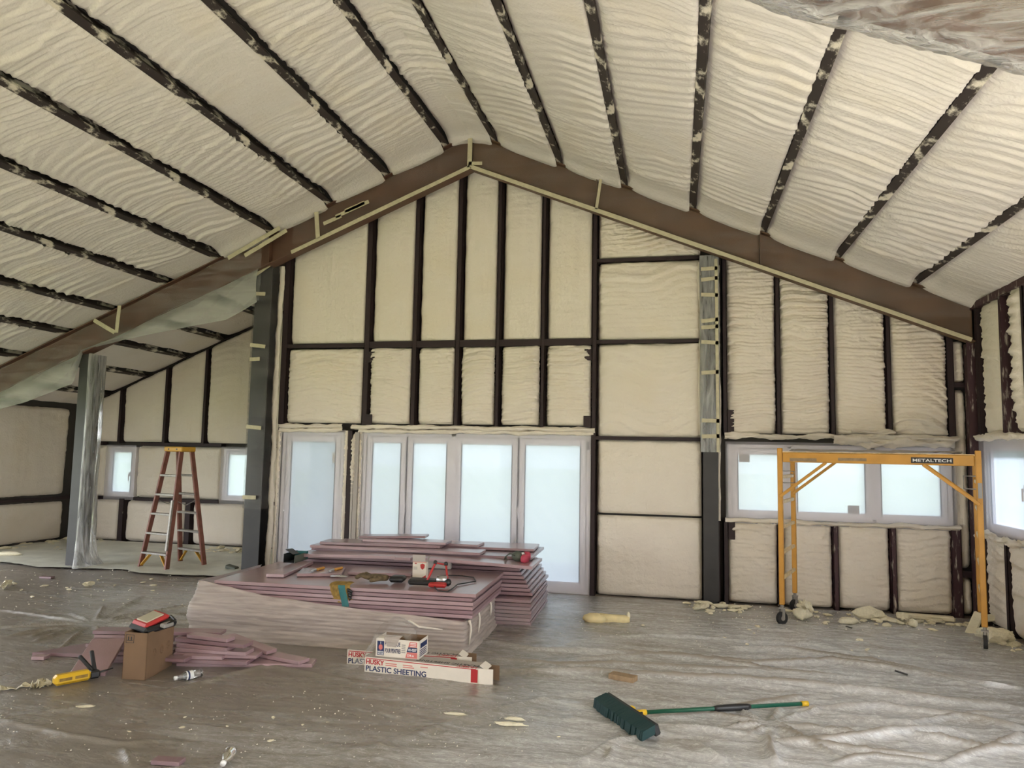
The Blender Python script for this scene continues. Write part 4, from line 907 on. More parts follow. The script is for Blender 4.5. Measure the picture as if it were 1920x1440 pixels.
gridmesh('hand', drape(-.11, .085, -.09, .17, 0, 3), M['glove_tan'], e); gridmesh('cuff_band', drape(-.02, .045, .015, .20, .01, 3), M['teal'], e)
for k in range(4):
    MB().tube([(.075+.006*k, -.045, -.02-.022*k), (.105+.004*k, -.055, -.028-.022*k), (.125-.008*k, -.05, -.045-.022*k)], [.011, .011, .008]).build('finger', M['black'], e, True)
# black and teal tray
p = fl(552, 1062, TZ); q = fl(590, 1050, TZ); rz = math.atan2(q.y-p.y, q.x-p.x)
e = tag(empty('carton', (p.x, p.y, TZ+.032), rz+.0), 'dark torn carton with teal end at back left of the front stack', 'carton')
L = .30
MB().b2((0, 0, 0), (L, .004, .075)).build('side_panel', M['mask_grey'], e); MB().b2((0, .12, 0), (L, .124, .09)).build('side_panel', M['black'], e)
MB().b2((0, .004, 0), (L, .12, .004)).build('bottom_panel', M['black'], e); MB().b2((L-.05, -.002, .01), (L+.004, .126, .085)).build('end_panel', M['teal'], e); MB().box((L*.5, .1, .095), (L*.5, .1, .004), (.5, .05, 0)).build('flap', M['black'], e)
# knives
def knife(label, a, b, m, z):
    A, B = fl(*a, z), fl(*b, z); d = B-A
    e = tag(empty('utility_knife', (A.x, A.y, z), math.atan2(d.y, d.x)), label, 'knife', 'knives on the stack')
    L = d.length
    MB().box((L*.68, 0, .012), (L*.5, .03, .022), bev=.006).build('handle', M[m], e); MB().box((L*.28, .002, .012), (L*.34, .024, .016), (0, 0, .1), bev=.004).build('body', M['steel'], e)
    MB().box((.02, .006, .012), (.07, .016, .002), (0, 0, .2)).build('blade', M['alu'], e)
knife('orange handled knife lying left on the pink offcut', (581, 1074), (609, 1066), 'orange', TZ+.029)
knife('orange handled knife with dark clip, right of the other', (614, 1074), (643, 1066), 'orange', TZ+.029)
p = fl(640, 1083, TZ)
e = tag(empty('pliers', (p.x, p.y, TZ), .05), 'grey metal cutter on the stack in front of the knives', 'pliers')
for s in (-1, 1): MB().tube([(-.10, s*.018, .012), (-.03, s*.006, .014), (.03, s*.008, .012), (.06, 0, .01)], [.008, .009, .008, .004]).build('jaw', M['steel'], e, True)
MB().cyl((-.0, 0, .004), (0, 0, .026), .014).build('pivot', M['alu'], e)
# white carton with a red shield mark
p = fl(785, 1086, TZ)
e = tag(empty('carton', (p.x, p.y+.03, TZ), .12), 'tall white filter carton with red shield mark and open grey top', 'carton')
MB().b2((-.065, -.03, 0), (.065, .06, .16), bev=.002).build('body', M['box_white'], e); MB().b2((-.066, -.031, .16), (.055, -.028, .225)).build('flap', M['box_grey'], e); MB().box((.075, .015, .185), (.003, .085, .06), (0, .35, 0)).build('flap', M['box_grey'], e)
pdata('shield_mark', [(.008, -.032, .135), (.03, -.032, .145), (.052, -.032, .135), (.048, -.032, .105), (.03, -.032, .088), (.012, -.032, .105), ], [(0, 5, 4, 3, 2, 1)], M['red'], e)
MB().b2((-.064, -.0325, .155), (.064, -.0318, .160)).build('print', M['ink_red_l'], e)
for z in (.11, .10, .09): MB().b2((-.055, -.0325, z), (-.02, -.0318, z+.004)).build('print', M['ink_grey'], e)
MB().b2((-.045, -.0325, .14), (-.025, -.0318, .15)).build('print', M['red'], e); pdata('print', [(0, -.0323, 0), (.064, -.0323, 0), (.064, -.0323, .04)], [(0, 1, 2)], M['red'], e)
p = fl(822, 1066, TZ)
o = MB().box((0, 0, .035), (.26, .05, .07), bev=.003).build('cardboard_strip', M['box_grey']); o.location = (p.x, p.y+.02, TZ); o.rotation_euler.z = .03
tag(o, 'flat grey cardboard strip standing behind the red light frame', 'cardboard')
# red framed lamp, tipped over, with its flex
p = fl(818, 1100, TZ)
e = tag(empty('work_light', (p.x, p.y, TZ), .02), 'red framed work light lying on the front stack with flex', 'work light')
b = MB(); b.tube([(-.09, -.02, .03), (-.045, .10, .19), (.055, .10, .18), (.10, .02, .03)], .011); b.build('stand', M['red'], e, True)
b = MB(); b.ball((-.045, .10, .195), (.02, .016, .022)); b.ball((.055, .10, .187), (.02, .016, .022)); b.build('knob', M['black'], e, True)
MB().box((-.13, .02, .035), (.26, .10, .05), (.1, 0, .05), bev=.015).build('lamp_body', M['black'], e); MB().box((.02, -.03, .022), (.16, .06, .035), (.3, 0, 0), bev=.01).build('lamp_frame', M['red'], e)
MB().cyl((.0, .02, .06), (.09, .03, .06), .035, n=16).build('lamp_head', M['steel'], e, True); MB().ball((.10, .015, .04), (.035, .035, .035)).build('swivel', M['black'], e, True)
b = MB(); b.tube([Vector((fl(x, y, TZ+.006).x-p.x, fl(x, y, TZ+.006).y-p.y, .007)) for x, y in ((838, 1092), (815, 1086), (812, 1098), (820, 1108), (838, 1110), (850, 1102), (858, 1096), (872, 1094), (893, 1090), (890, 1083), (868, 1080), (845, 1079), (826, 1080))], .006); b.build('flex', M['black'], e, True)
# respirator
p = fl(968, 1056, .585)
e = tag(empty('respirator', (p.x, p.y+.1, .582), .1), 'grey half mask respirator with pink filters on the bowed board', 'respirator')
MB().ball((0, 0, .055), (.075, .055, .055), (0, .3, 0)).build('face_piece', M['mask_grey'], e, True)
b = MB(); b.cyl((.055, -.05, .045), (.095, -.075, .040), .045, n=20); b.build('filter', M['pink_filter'], e, True)
b = MB(); b.cyl((.06, .05, .06), (.10, .075, .055), .045, n=20); b.build('filter', M['pink_filter'], e, True)
MB().cyl((.02, 0, .07), (.06, -.01, .085), .022).build('valve', M['ink_white'], e, True)
for k, ph in enumerate((0, .6, 1.2)):
    MB().tube([(-.03, -.05+.03*k, .07), (-.08, -.07+.04*k, .10-.01*k), (-.13, -.05+.03*k, .055), (-.15+.02*k, 0, .01), (-.09, .03, .012)], .006).build('strap', M['mask_grey'], e, True)
o = MB().tube([(0, 0, .012), (.12, .02, .012), (.26, .0, .014)], .011).build('pale_tube', M['ink_white'], None, True); p = fl(915, 1042, .60); o.location = (p.x, p.y, .60); tag(o, 'short white pipe lying left of the respirator', 'pipe')

# ================================================================== CARTONS IN FRONT OF THE STACK
def husky(label, p, q, depth, h, hide=False):
    A, B = fl(*p), fl(*q); d = B-A; L = d.length
    e = tag(empty('plastic_sheeting_box', (A.x, A.y, .008), math.atan2(d.y, d.x)), label, 'carton', 'cartons of plastic sheeting')
    b = MB(); b.b2((0, 0, 0), (L, .003, h)); b.b2((0, depth-.003, 0), (L, depth, h)); b.b2((0, 0, 0), (L, depth, .003)); b.b2((0, 0, 0), (.003, depth, h)); b.build('body', M['box_white'], e)
    MB().b2((0, 0, h-.003), (L, depth, h)).build('lid', M['box_grey'], e)
    b = MB(); b.box((L+.055, -.002, h/2), (.11, .003, h*.98), (0, 0, .06)); b.build('end_flap', M['box_white'], e)
    MB().box((L+.06, depth*.9, h/2), (.12, .003, h*.9), (0, 0, -.1)).build('end_flap', M['card'], e); MB().box((L+.03, depth*.5, h), (.06, depth*.9, .003), (0, .5, 0)).build('end_flap', M['box_white'], e)
    MB().b2((.012, -.001, h*.865), (L-.02, .001, h*.915)).build('red_band', M['ink_red'], e); MB().b2((L*.935, -.0012, h*.10), (L-.008, .001, h*.88)).build('red_panel', M['ink_red'], e)
    text('HUSKY', M['ink_red'], e, (.012, -.0005, h*.53), (PI/2, 0, 0), h*.31, L*.165, .035); text('PLASTIC SHEETING', M['ink_blue'], e, (.012, -.0005, h*.10), (PI/2, 0, 0), h*.34, L*.54, .025)
    for x, z, k in ((.19, .66, .10), (.19, .54, .10), (.345, .66, .085), (.345, .54, .10), (.50, .66, .065)): MB().b2((L*x, -.001, h*z), (L*(x+k), .001, h*(z+.055))).build('small_print', M['ink_red_l'], e)
    text('PLASTIC SHEETING', M['ink_black'], e, (L*.985, depth*.42, h), (0, 0, PI), depth*.26, L*.54, .02); text('HUSKY', M['ink_red'], e, (L*.985, depth*.12, h), (0, 0, PI), depth*.26, L*.17, .03)
    return e
husky('long white carton reading plastic sheeting nearest the camera', (683, 1262), (897, 1286), .15, .118)
husky('long white sheeting carton half hidden behind the front one', (650, 1248), (858, 1262), .15, .118)
BZ = .127; A = fl(704, 1230, BZ); B = fl(785, 1237, BZ); d = B-A; L = d.length; dp = .20; h = .135
e = tag(empty('painters_plastic_box', (A.x, A.y, BZ), math.atan2(d.y, d.x)), 'small white carton of painters plastic on the sheeting cartons', 'carton')
b = MB(); b.b2((0, 0, 0), (L, .003, h)); b.b2((0, 0, 0), (.003, dp, h)); b.b2((L-.003, 0, 0), (L, dp, h)); b.b2((0, 0, 0), (L, dp, .003)); b.build('body', M['box_white'], e)
MB().b2((.003, dp-.003, 0), (L-.003, dp, h)).build('back_panel', M['card_in'], e); MB().b2((.004, .004, .003), (L-.004, dp-.004, .03)).build('liner', M['card_in'], e)
MB().box((.05, .02, h+.005), (.08, .05, .003), (.1, 0, 0)).build('flap', M['box_white'], e)
def face(nm, x0, x1, z0, z1, m, sk=0): return pdata(nm, [(L*x0-sk, -.001, h*z0), (L*x1, -.001, h*z0), (L*x1, -.001, h*z1), (L*x0+sk, -.001, h*z1)], [(0, 1, 2, 3)], M[m], e)
face('blue_panel', .035, .195, .08, .86, 'ink_blue')
b = MB()
for k in range(10):
    a = k/10*2*PI; b.ball((L*.115+.012*math.cos(a), -.0012, h*.52+.016*math.sin(a)), (.006, .0006, .006), sub=1)
b.ball((L*.115, -.0012, h*.52), (.012, .0006, .014), sub=1); b.build('red_emblem', M['ink_red_l'], e)
MB().b2((L*.11, -.0018, h*.70), (L*.12, -.0008, h*.82)).build('emblem_tip', M['ink_white'], e)
text('SHERWIN', M['ink_white'], e, (L*.045, -.001, h*.215), (PI/2, 0, 0), h*.09, L*.14, .02); text('WILLIAMS', M['ink_white'], e, (L*.045, -.001, h*.105), (PI/2, 0, 0), h*.09, L*.14, .02)
text('PLASTIQUE', M['ink_blue'], e, (L*.215, -.001, h*.58), (PI/2, 0, 0), h*.27, L*.355, .02); text('POUR PEINTRES', M['ink_blue'], e, (L*.215, -.001, h*.24), (PI/2, 0, 0), h*.24, L*.365, .02)
for z in (.70, .60, .50, .40, .30): MB().b2((L*.60, -.001, h*z), (L*.69, .0, h*(z+.05))).build('small_print', M['ink_grey'], e)
face('red_panel', .77, .955, .64, .92, 'ink_red_l', .006); face('blue_band', .735, .96, .36, .63, 'ink_blue', .006); face('red_panel', .71, .965, .04, .35, 'ink_red_l', .006)
text('101-0207', M['ink_white'], e, (L*.755, -.0015, h*.42), (PI/2, 0, 0), h*.14, L*.19, .02); text('334 m', M['ink_white'], e, (L*.735, -.0015, h*.12), (PI/2, 0, 0), h*.13, L*.15, .02)
for z in (.84, .76, .68): MB().b2((L*.80, -.0016, h*z), (L*.93, -.0006, h*(z+.03))).build('small_print', M['ink_white'], e)
b = MB(); b.b2((L-.001, .03, h*.55), (L+.001, dp-.02, h*.82)); b.build('blue_label', M['ink_blue'], e)
b = MB()
for z in (.42, .32, .22, .12): b.b2((L-.001, .02, h*z), (L+.001, dp-.03, h*(z+.05)))
b.build('small_print', M['ink_blue'], e)
# the sheet pulled out of the carton
e2 = tag(empty('plastic_sheet', (A.x, A.y, BZ)), 'bunched clear plastic spilling from the small carton down left', 'plastic sheet')
P_ = [(.27, .10, .10), (.22, .10, .19), (.12, .06, .21), (.02, .05, .16), (-.05, .02, .05), (-.10, -.01, -.03), (-.17, -.02, -.085)]
P_ = [Vector(p) for p in P_]; n = 50; k = 20; G_ = np.zeros((n, k, 3))
for i in range(n):
    t = i/(n-1)*(len(P_)-1); a = min(int(t), len(P_)-2); c = P_[a].lerp(P_[a+1], t-a)
    for j in range(k):
        th = j/(k-1)*2*PI; r = (.055+.03*math.sin(i*.12))*(1+1.2*float(fbm(i*.16, j*.45, 95))+.5*float(fbm(i*.5, j*1.1, 96)))
        G_[i, j] = (c.x+r*.35*math.cos(th), c.y+r*math.cos(th)*.9, max(c.z+r*math.sin(th)*.8, -.10))
gridmesh('film', G_, M['film'], e2)
U, V_ = np.meshgrid(np.linspace(.06, .20, 12), np.linspace(0, 1, 14), indexing='ij')
gridmesh('film_tongue', np.stack([U+(.5-V_)*.0+(U-.13)*(-V_*.5), -.006-.012*np.abs(fbm(U*30, V_*3, 97))+(V_ < .15)*.05, .155-V_*.075-.02*np.abs(U-.13)*V_], -1), M['film_bundle'], e2)

# ================================================================== CARDBOARD BOX, GUN, BOTTLES, TAPE
A, B, Cc = fl(228, 1276), fl(272, 1279), fl(322, 1250)
wd = (B-A).length; dp = (Cc-B).length; h = .335; rz = math.atan2(B.y-A.y, B.x-A.x)-.0
e = tag(empty('cardboard_box', (A.x, A.y, .008), rz), 'brown cardboard box standing open before the heap of strips', 'box')
sk = (Cc-B); yx = sk.x*math.cos(rz)+sk.y*math.sin(rz); yy = -sk.x*math.sin(rz)+sk.y*math.cos(rz)
def prism(nm, q, z0, z1, m, par):
    v = [(x, y, z0) for x, y in q]+[(x, y, z1) for x, y in q]; n = len(q)
    return pdata(nm, v, [tuple(range(n))[::-1], tuple(range(n, 2*n))]+[(i, (i+1) % n, (i+1) % n+n, i+n) for i in range(n)], M[m], par)
t = .005
prism('front_panel', [(0, 0), (wd, 0), (wd, t), (0, t)], 0, h, 'card', e); prism('side_panel', [(wd, 0), (wd+yx, yy), (wd+yx-t, yy), (wd-t, 0)], 0, h, 'card', e)
prism('side_panel', [(0, 0), (t, 0), (yx+t, yy), (yx, yy)], 0, h, 'card', e); prism('back_panel', [(yx, yy), (wd+yx, yy), (wd+yx, yy-t), (yx, yy-t)], 0, h, 'card_in', e); prism('bottom_panel', [(0, 0), (wd, 0), (wd+yx, yy), (yx, yy)], 0, .006, 'card_in', e)
b = MB()
for x in (.014, .075): b.b2((x, -.001, h-.075), (x+.003, .0005, h-.015))
for z in (h-.075, h-.018): b.b2((.014, -.001, z), (.078, .0005, z+.003))
for x in (.03, .052): b.b2((x, -.001, h-.055), (x+.008, .0005, h-.03))
b.b2((.022, -.001, h-.058), (.068, .0005, h-.054)); b.build('upright_mark', M['ink_black'], e)
sd = Vector((yx, yy, 0)).normalized()
for fr, z in ((.28, .17), (.55, .17), (.8, .18)):
    b = MB()
    c = Vector((wd, 0, z))+sd*(fr*dp)
    for a in range(12): b.box(c+sd*.022*math.cos(a/12*2*PI)+Vector((.0012, 0, .028*math.sin(a/12*2*PI))), (.004, .004, .006))
    b.box(c+Vector((.0012, 0, 0)), (.003, .02, .004)); b.box(c+Vector((.0012, 0, 0)), (.003, .004, .03))
    b.build('printed_mark', M['card_in'], e)
e = tag(empty('work_light', (A.x+wd*.55+yx*.5, A.y+.17, h+.008), rz-.45), 'red rimmed work light lying face up on the cardboard box', 'work light')
MB().box((0, .02, .02), (.24, .26, .05), (.1, .05, 0), bev=.02).build('housing', M['black'], e)
b = MB(); b.box((0, 0, .062), (.20, .20, .035), (.28, .05, .0), bev=.016); b.build('rim', M['red'], e); MB().box((0, -.006, .080), (.14, .14, .012), (.28, .05, 0), bev=.005).build('lens', M['lens'], e)
b = MB(); b.tube([(-.12, -.02, .02), (-.14, .06, .05), (-.11, .12, .03), (.02, .15, .06), (.12, .12, .05), (.15, .02, .03)], .010); b.build('flex', M['black'], e, True)
b = MB(); b.box((.13, .05, .03), (.05, .10, .03), (0, .2, .3), bev=.008); b.build('bracket', M['ink_grey'], e)
# foam gun
A, B = fl(99, 1291), fl(196, 1272); d = B-A
e = tag(empty('foam_gun', (A.x, A.y, .012), math.atan2(d.y, d.x)), 'yellow foam gun with black grip lying left of the box', 'foam gun')
L = d.length
MB().box((L*.35, 0, .04), (L*.70, .075, .07), bev=.018).build('cylinder', M['yellow'], e)
for x in (.20, .50): MB().b2((L*(x-.12), -.040, .034), (L*(x+.12), -.0365, .054)).build('slot', M['glove_tan'], e)
MB().box((L*.78, 0, .035), (L*.22, .06, .055), bev=.012).build('head', M['black'], e); MB().cyl((L*.86, 0, .04), (L*1.18, .02, .045), .008, .004).build('nozzle', M['black'], e, True)
b = MB(); b.bar((L*.78, .02, .05), (L*.55, .09, .16), .03, .022, bev=.006); b.build('grip', M['black'], e); b = MB(); b.bar((L*.82, .03, .05), (L*.80, .10, .18), .028, .02, bev=.006); b.build('trigger', M['black'], e)
def bottle(label, p, q, lab=True):
    A, B = fl(*p, .03), fl(*q, .03); d = B-A; L = d.length
    e = tag(empty('water_bottle', (A.x, A.y, .042), math.atan2(d.y, d.x)), label, 'bottle', 'empty water bottles')
    ax = Matrix.Rotation(PI/2, 4, 'Y')
    prof = [(.012, 0), (.013, .02), (.014, .03), (.030, .07), (.032, .09), (.030, .10), (.032, .12), (.030, .14), (.032, .16), (.031, L-.01), (.022, L), (.0, L-.006)]
    MB().lathe(prof, ax).build('body', M['bottle'], e, True); MB().cyl((-.004, 0, 0), (.014, 0, 0), .015).build('cap', M['ink_white'], e, True)
    if lab: MB().lathe([(.0325, .075), (.0325, .125)], ax).build('label_band', M['teal'] if False else M['ink_white'], e, True); MB().lathe([(.0329, .085), (.0329, .098)], ax).build('blue_stripe', M['ink_blue'], e, True)
bottle('clear empty water bottle right of the cardboard box', (328, 1275), (379, 1264)); bottle('clear crushed water bottle at the bottom edge of the photo', (418, 1436), (432, 1414), False)
def ribbon(label, pts, wd, m='tape', name='tape_strip', amp=.012):
    P = [fl(*p) for p in pts]; n = 30; v = []; f = []
    for i in range(n):
        t = i/(n-1)*(len(P)-1); a = min(int(t), len(P)-2); c = P[a].lerp(P[a+1], t-a); dd = (P[a+1]-P[a]).normalized(); s = Vector((-dd.y, dd.x, 0))*wd/2*(1+.3*math.sin(i*1.3)); zz = .016+amp*abs(math.sin(i*.9))
        v += [c+s+Vector((0, 0, zz+amp*math.sin(i*.7))), c-s+Vector((0, 0, zz)), c+s+Vector((0, 0, zz+amp*math.sin(i*.7)-.003)), c-s+Vector((0, 0, zz-.003))]
    for i in range(n-1):
        k = 4*i; f += [(k, k+1, k+5, k+4), (k+2, k+6, k+7, k+3), (k, k+4, k+6, k+2), (k+1, k+3, k+7, k+5)]
    return tag(pdata(name, v, f, M[m]), label, 'tape')
ribbon('crumpled tan masking tape trailing to the yellow gun', [(-10, 1300), (45, 1292), (75, 1284), (97, 1283)], .06); ribbon('short folded piece of tan tape below the yellow gun', [(56, 1294), (75, 1292), (92, 1287)], .07, amp=.02)
ribbon('pale torn film strip on the floor beyond the stepladder', [(203, 1045), (235, 1049), (268, 1037)], .07, 'crumb'); ribbon('long pale foam trimming curling by the left wall', [(88, 1014), (97, 1026), (112, 1034)], .09, 'foam_scrap')

# ================================================================== BROOM
a = fl(1140, 1310, .06); c = fl(1232, 1372, .06); d = (c-a); L = d.length
e = tag(empty('push_broom', ((a+c)/2).to_tuple()[:2]+(.012,), math.atan2(d.y, d.x)), 'green push broom lying on the shiny sheet, yellow tipped handle', 'broom')
MB().box((0, .0, .055), (L, .045, .07), (.35, 0, 0), bev=.008).build('block', M['black'], e)
n = 60; v = []; f = []
for i in range(n):
    x0 = -L/2+L*i/n; x1 = x0+L/n*1.25; j = rnd.uniform(-.008, .008)
    k = len(v); v += [(x0, -.015, .035), (x1, -.015, .035), (x1, -.015, .09), (x0, -.015, .09), (x0-.004, -.115+j, .004), (x1+.004, -.115+j, .004), (x1+.004, -.105+j, .06), (x0-.004, -.105+j, .06)]
    f += [tuple(k+q for q in r) for r in ((3, 2, 6, 7), (0, 4, 5, 1), (4, 7, 6, 5), (0, 3, 7, 4), (1, 5, 6, 2))]
tag(pdata('bristles', v, f, M['bristle'], e), kind='stuff')
inv = Matrix.Translation(e.location) @ Euler(e.rotation_euler).to_matrix().to_4x4(); inv = inv.inverted()
hp = lambda x, y, z: inv @ fl(x, y, z)
h0, h1 = hp(1200, 1336, .055), hp(1513, 1319, .055)
MB().cyl(h0, h1, .013).build('handle', M['green'], e, True); lerp = lambda t: h0.lerp(h1, t)
MB().cyl(lerp(-.02), lerp(.035), .018).build('socket', M['yellow'], e, True); MB().cyl(lerp(.965), lerp(1.005), .017).build('end_cap', M['yellow'], e, True); MB().tube([lerp(t) for t in (.43, .45, .5, .58, .63, .65)], [.015, .02, .022, .023, .02, .015], 10).build('grip', M['black'], e, True)
p = hp(1184, 1330, .06); MB().ball(p, (.028, .028, .024)).build('knob', M['yellow'], e, True)
MB().bar(hp(1186, 1336, .05), hp(1206, 1338, .05), .05, .03, bev=.005).build('bracket', M['black'], e)

# ================================================================== STEPLADDER
Fp = [Vector((-7.294, 9.139, 0)), Vector((-6.783, 9.024, 0)), Vector((-7.096, 9.736, 0)), Vector((-6.568, 9.549, 0))]
base = sum(Fp, Vector())/4
e = tag(empty('stepladder', base), 'red fibreglass double stepladder with yellow top in the left bay', 'stepladder')
TH = 1.63; du = (Fp[1]-Fp[0]).normalized(); dv = (Fp[2]-Fp[0]).normalized()
tops = [-du*.135-dv*.085, du*.135-dv*.085, -du*.135+dv*.085, du*.135+dv*.085]
tops = [t+Vector((0, 0, TH)) for t in tops]; ft = [p-base+Vector((0, 0, .012)) for p in Fp]
rzL = math.atan2(du.y, du.x)
for a, b_ in zip(ft, tops): MB().bar(a, b_, .07, .032, bev=.004, up=(du.x, du.y, 0)).build('rail', M['ladder_red'], e)
MB().bar(ft[1].lerp(tops[1], .16)-dv*.02, ft[1].lerp(tops[1], .58)-dv*.02, .075, .034, bev=.003, up=(du.x, du.y, 0)).build('rail_lit_face', M['alu'], e)  # light on this rail's face, put in as a grey slab
b = MB(); b.box((0, 0, TH+.03), (.36, .25, .07), (0, 0, rzL), bev=.012); b.build('top_cap', M['ladder_yellow'], e)
b = MB()
for s in (-.08, .08): b.cyl(Vector((s, -.128, TH+.03)), Vector((s, -.122, TH+.03)), .012)
o = b.build('hole', M['black'], e); o.rotation_euler.z = rzL
for s, (i, j) in enumerate(((0, 1), (2, 3))):
    for k in range(5):
        t = .13+k*.165
        p, q = ft[i].lerp(tops[i], t), ft[j].lerp(tops[j], t)
        MB().bar(p, q, .085, .028, bev=.004, up=(0, 0, 1)).build('step', M['alu'], e)
    t0 = .13
    for i2, j2 in ((i, j), (j, i)):
        p = ft[i2].lerp(tops[i2], .015); q = ft[i2].lerp(tops[i2], t0).lerp(ft[j2].lerp(tops[j2], t0), .32)
        MB().bar(p, q, .05, .014, bev=.003, up=(du.x, du.y, 0)).build('foot_brace', M['ladder_yellow'], e)
for i, j in ((0, 2), (1, 3)):
    p, q = ft[i].lerp(tops[i], .58), ft[j].lerp(tops[j], .58); m_ = (p+q)/2+Vector((0, 0, -.07))
    MB().bar(p, m_, .02, .006).bar(m_, q, .02, .006).build('spreader', M['alu'], e)

# ================================================================== SCAFFOLD
NL, FL_, NR = fl(1467, 1171), fl(1491, 1146), fl(1848, 1218); FR = NR+FL_-NL
base = (NL+FR)/2
e = tag(empty('rolling_scaffold', base), 'yellow rolling scaffold frame on casters beside the right window', 'scaffold')
c4 = {k: v-base for k, v in (('NL', NL), ('FL', FL_), ('NR', NR), ('FR', FR))}
up = Vector((0, 0, 1)); ux = (NR-NL).normalized(); uy = (FL_-NL).normalized()
Z0, Z1 = .20, 1.77
for k, p in c4.items():
    MB().bar(p+up*Z0, p+up*(Z1+(.03 if k[0] == 'N' else 0)), .05, bev=.006, up=(ux.x, ux.y, 0)).build('post', M['orange'], e)
    cs = MB(); cs.cyl(p+up*.12, p+up*Z0, .016); cs.bar(p+up*.165-ux*.03, p+up*.165+ux*.03, .05, .012)
    sdv = (ux*.8-uy*.6).normalized() if k != 'NR' else ux
    for s in (-1, 1): cs.bar(p+up*.165+sdv*.024*s, p+up*.07+sdv*.024*s-uy*.02, .034, .004, up=(sdv.x, sdv.y, 0))
    fk = cs.build('caster_fork', M['alu'], e)
    w_ = MB(); w_.cyl(p+up*.068-sdv*.017-uy*.02, p+up*.068+sdv*.017-uy*.02, .063, n=24); w_.build('wheel', M['rubber'], fk, False)
    MB().cyl(p+up*.068-sdv*.02-uy*.02, p+up*.068+sdv*.02-uy*.02, .025, n=16).build('hub', M['alu'], fk)
for a, b_ in (('NL', 'FL'), ('NR', 'FR')):
    for z in (.46, .72, .98, 1.24, 1.50): MB().bar(c4[a]+up*z, c4[b_]+up*z, .03, .035, bev=.004).build('rung', M['rung'], e)
    MB().bar(c4[a]+up*1.74, c4[b_]+up*1.74, .035, .04, bev=.004).build('end_bar', M['orange'], e)
for a, b_ in (('NL', 'NR'), ('FL', 'FR')):
    MB().bar(c4[a]+up*1.705+ux*.03, c4[b_]+up*1.705-ux*.03, .10, .04, bev=.005, up=(uy.x, uy.y, 0)).build('side_rail', M['orange'], e)
    MB().bar(c4[a]+up*1.30-uy*.03, c4[a]+up*1.66+ux*.45-uy*.03, .018, .03, bev=.003).build('brace', M['orange'], e); MB().bar(c4[b_]+up*1.30-uy*.03, c4[b_]+up*1.66-ux*.45-uy*.03, .018, .03, bev=.003).build('brace', M['orange'], e)
dk = MB(); q = [c4['NL'], c4['NR'], c4['FR'], c4['FL']]
o = prism('deck', [(p.x, p.y) for p in q], 1.745, 1.765, 'rung', e)
X, S_ = np.meshgrid(np.linspace(.05, .93, 90), np.linspace(0, 1, 14), indexing='ij')
Lx = (NR-NL).length; Ly = (FL_-NL).length
P = np.array(c4['NL'])[None, None]+X[..., None]*Lx*np.array(ux)+(S_[..., None]*1.04-.04)*Ly*np.array(uy)+np.stack([0*X, 0*X, 1.772+.03*np.abs(fbm(X*14, S_*5, 101))+.02*vn(X*20, S_*8, 103)-.015*(S_ < .05)], -1)
es = tag(empty('plastic_sheet', base+up*1.772), 'foam spattered plastic sheet laid on the scaffold deck', 'plastic sheet')
gridmesh('film', P-np.array((0, 0, 1.772)), M['box_grey'], es)
# stickers and the maker's plate on the near side rail
rzS = math.atan2(ux.y, ux.x); near = c4['NL']-uy*.0205
def sticker(nm, s0, s1, z0, z1, m):
    a, b_ = near+ux*s0, near+ux*s1; d = -uy*.0016
    return pdata(nm, [a+d+up*z0, b_+d+up*z0, b_+d+up*z1, a+d+up*z1], [(0, 1, 2, 3)], M[m], e)
sticker('sticker', .10, .36, 1.665, 1.70, 'wood'); sticker('sticker', .56, .82, 1.68, 1.71, 'wood'); sticker('name_plate', Lx-.55, Lx-.20, 1.672, 1.728, 'ink_black')
text('METALTECH', M['ink_white'], e, near+ux*(Lx-.535)-uy*.004+up*1.686, (PI/2, 0, rzS), .028, .32, .01)
for k, s in (('NL', 1), ('NR', -1)):
    p = c4[k]; MB().tube([p+uy*.1*1+up*1.56, p+ux*s*.12+uy*.1+up*1.56, p+ux*s*.12+uy*.1+up*1.44, p+uy*.1+up*1.44], .006).build('lock_loop', M['steel'], e, True)
sp = c4['NR']-uy*.03
b = MB(); b.b2(sp+Vector((-.012, -.003, 1.36)), sp+Vector((.022, 0, 1.50))); b.build('sticker', M['ink_grey'], e)

# ================================================================== FOAM SCRAPS AND LITTER
scr = []
for k in range(8):
    t = bmesh.new(); bmesh.ops.create_icosphere(t, subdivisions=3 if k in (1, 4, 2) else 2, radius=1); r2 = random.Random(k+40)
    sx, sy, sz = r2.uniform(.8, 1.6), r2.uniform(.4, .8), r2.uniform(.22, .5)
    for v in t.verts:
        n_ = 1+1.3*float(fbm(v.co.x*2.6+k*3, v.co.y*2.6+v.co.z*2.1, k+110)); v.co = Vector((v.co.x*sx*n_, v.co.y*sy*n_, v.co.z*sz*n_))
    zz = min(v.co.z for v in t.verts)
    for v in t.verts: v.co.z -= zz
    me = bpy.data.meshes.new('foam_scrap'); t.to_mesh(me); t.free(); me.materials.append(M['foam_scrap'])
    if k % 2: me.polygons.foreach_set('use_smooth', [True]*len(me.polygons))
    scr.append(me)
def scrap(p, s, label, group=None, k=None, rz=None, m=None, rx=0, sc3=None):
    o = bpy.data.objects.new('foam_scrap', scr[rnd.randrange(8) if k is None else k]); sc.collection.objects.link(o)
    o.location = (p.x, p.y, .012); o.scale = sc3 or (s, s, s); o.rotation_euler = (rx, 0, rnd.uniform(0, 6.3) if rz is None else rz)
    return tag(o, label, 'foam scrap', group)
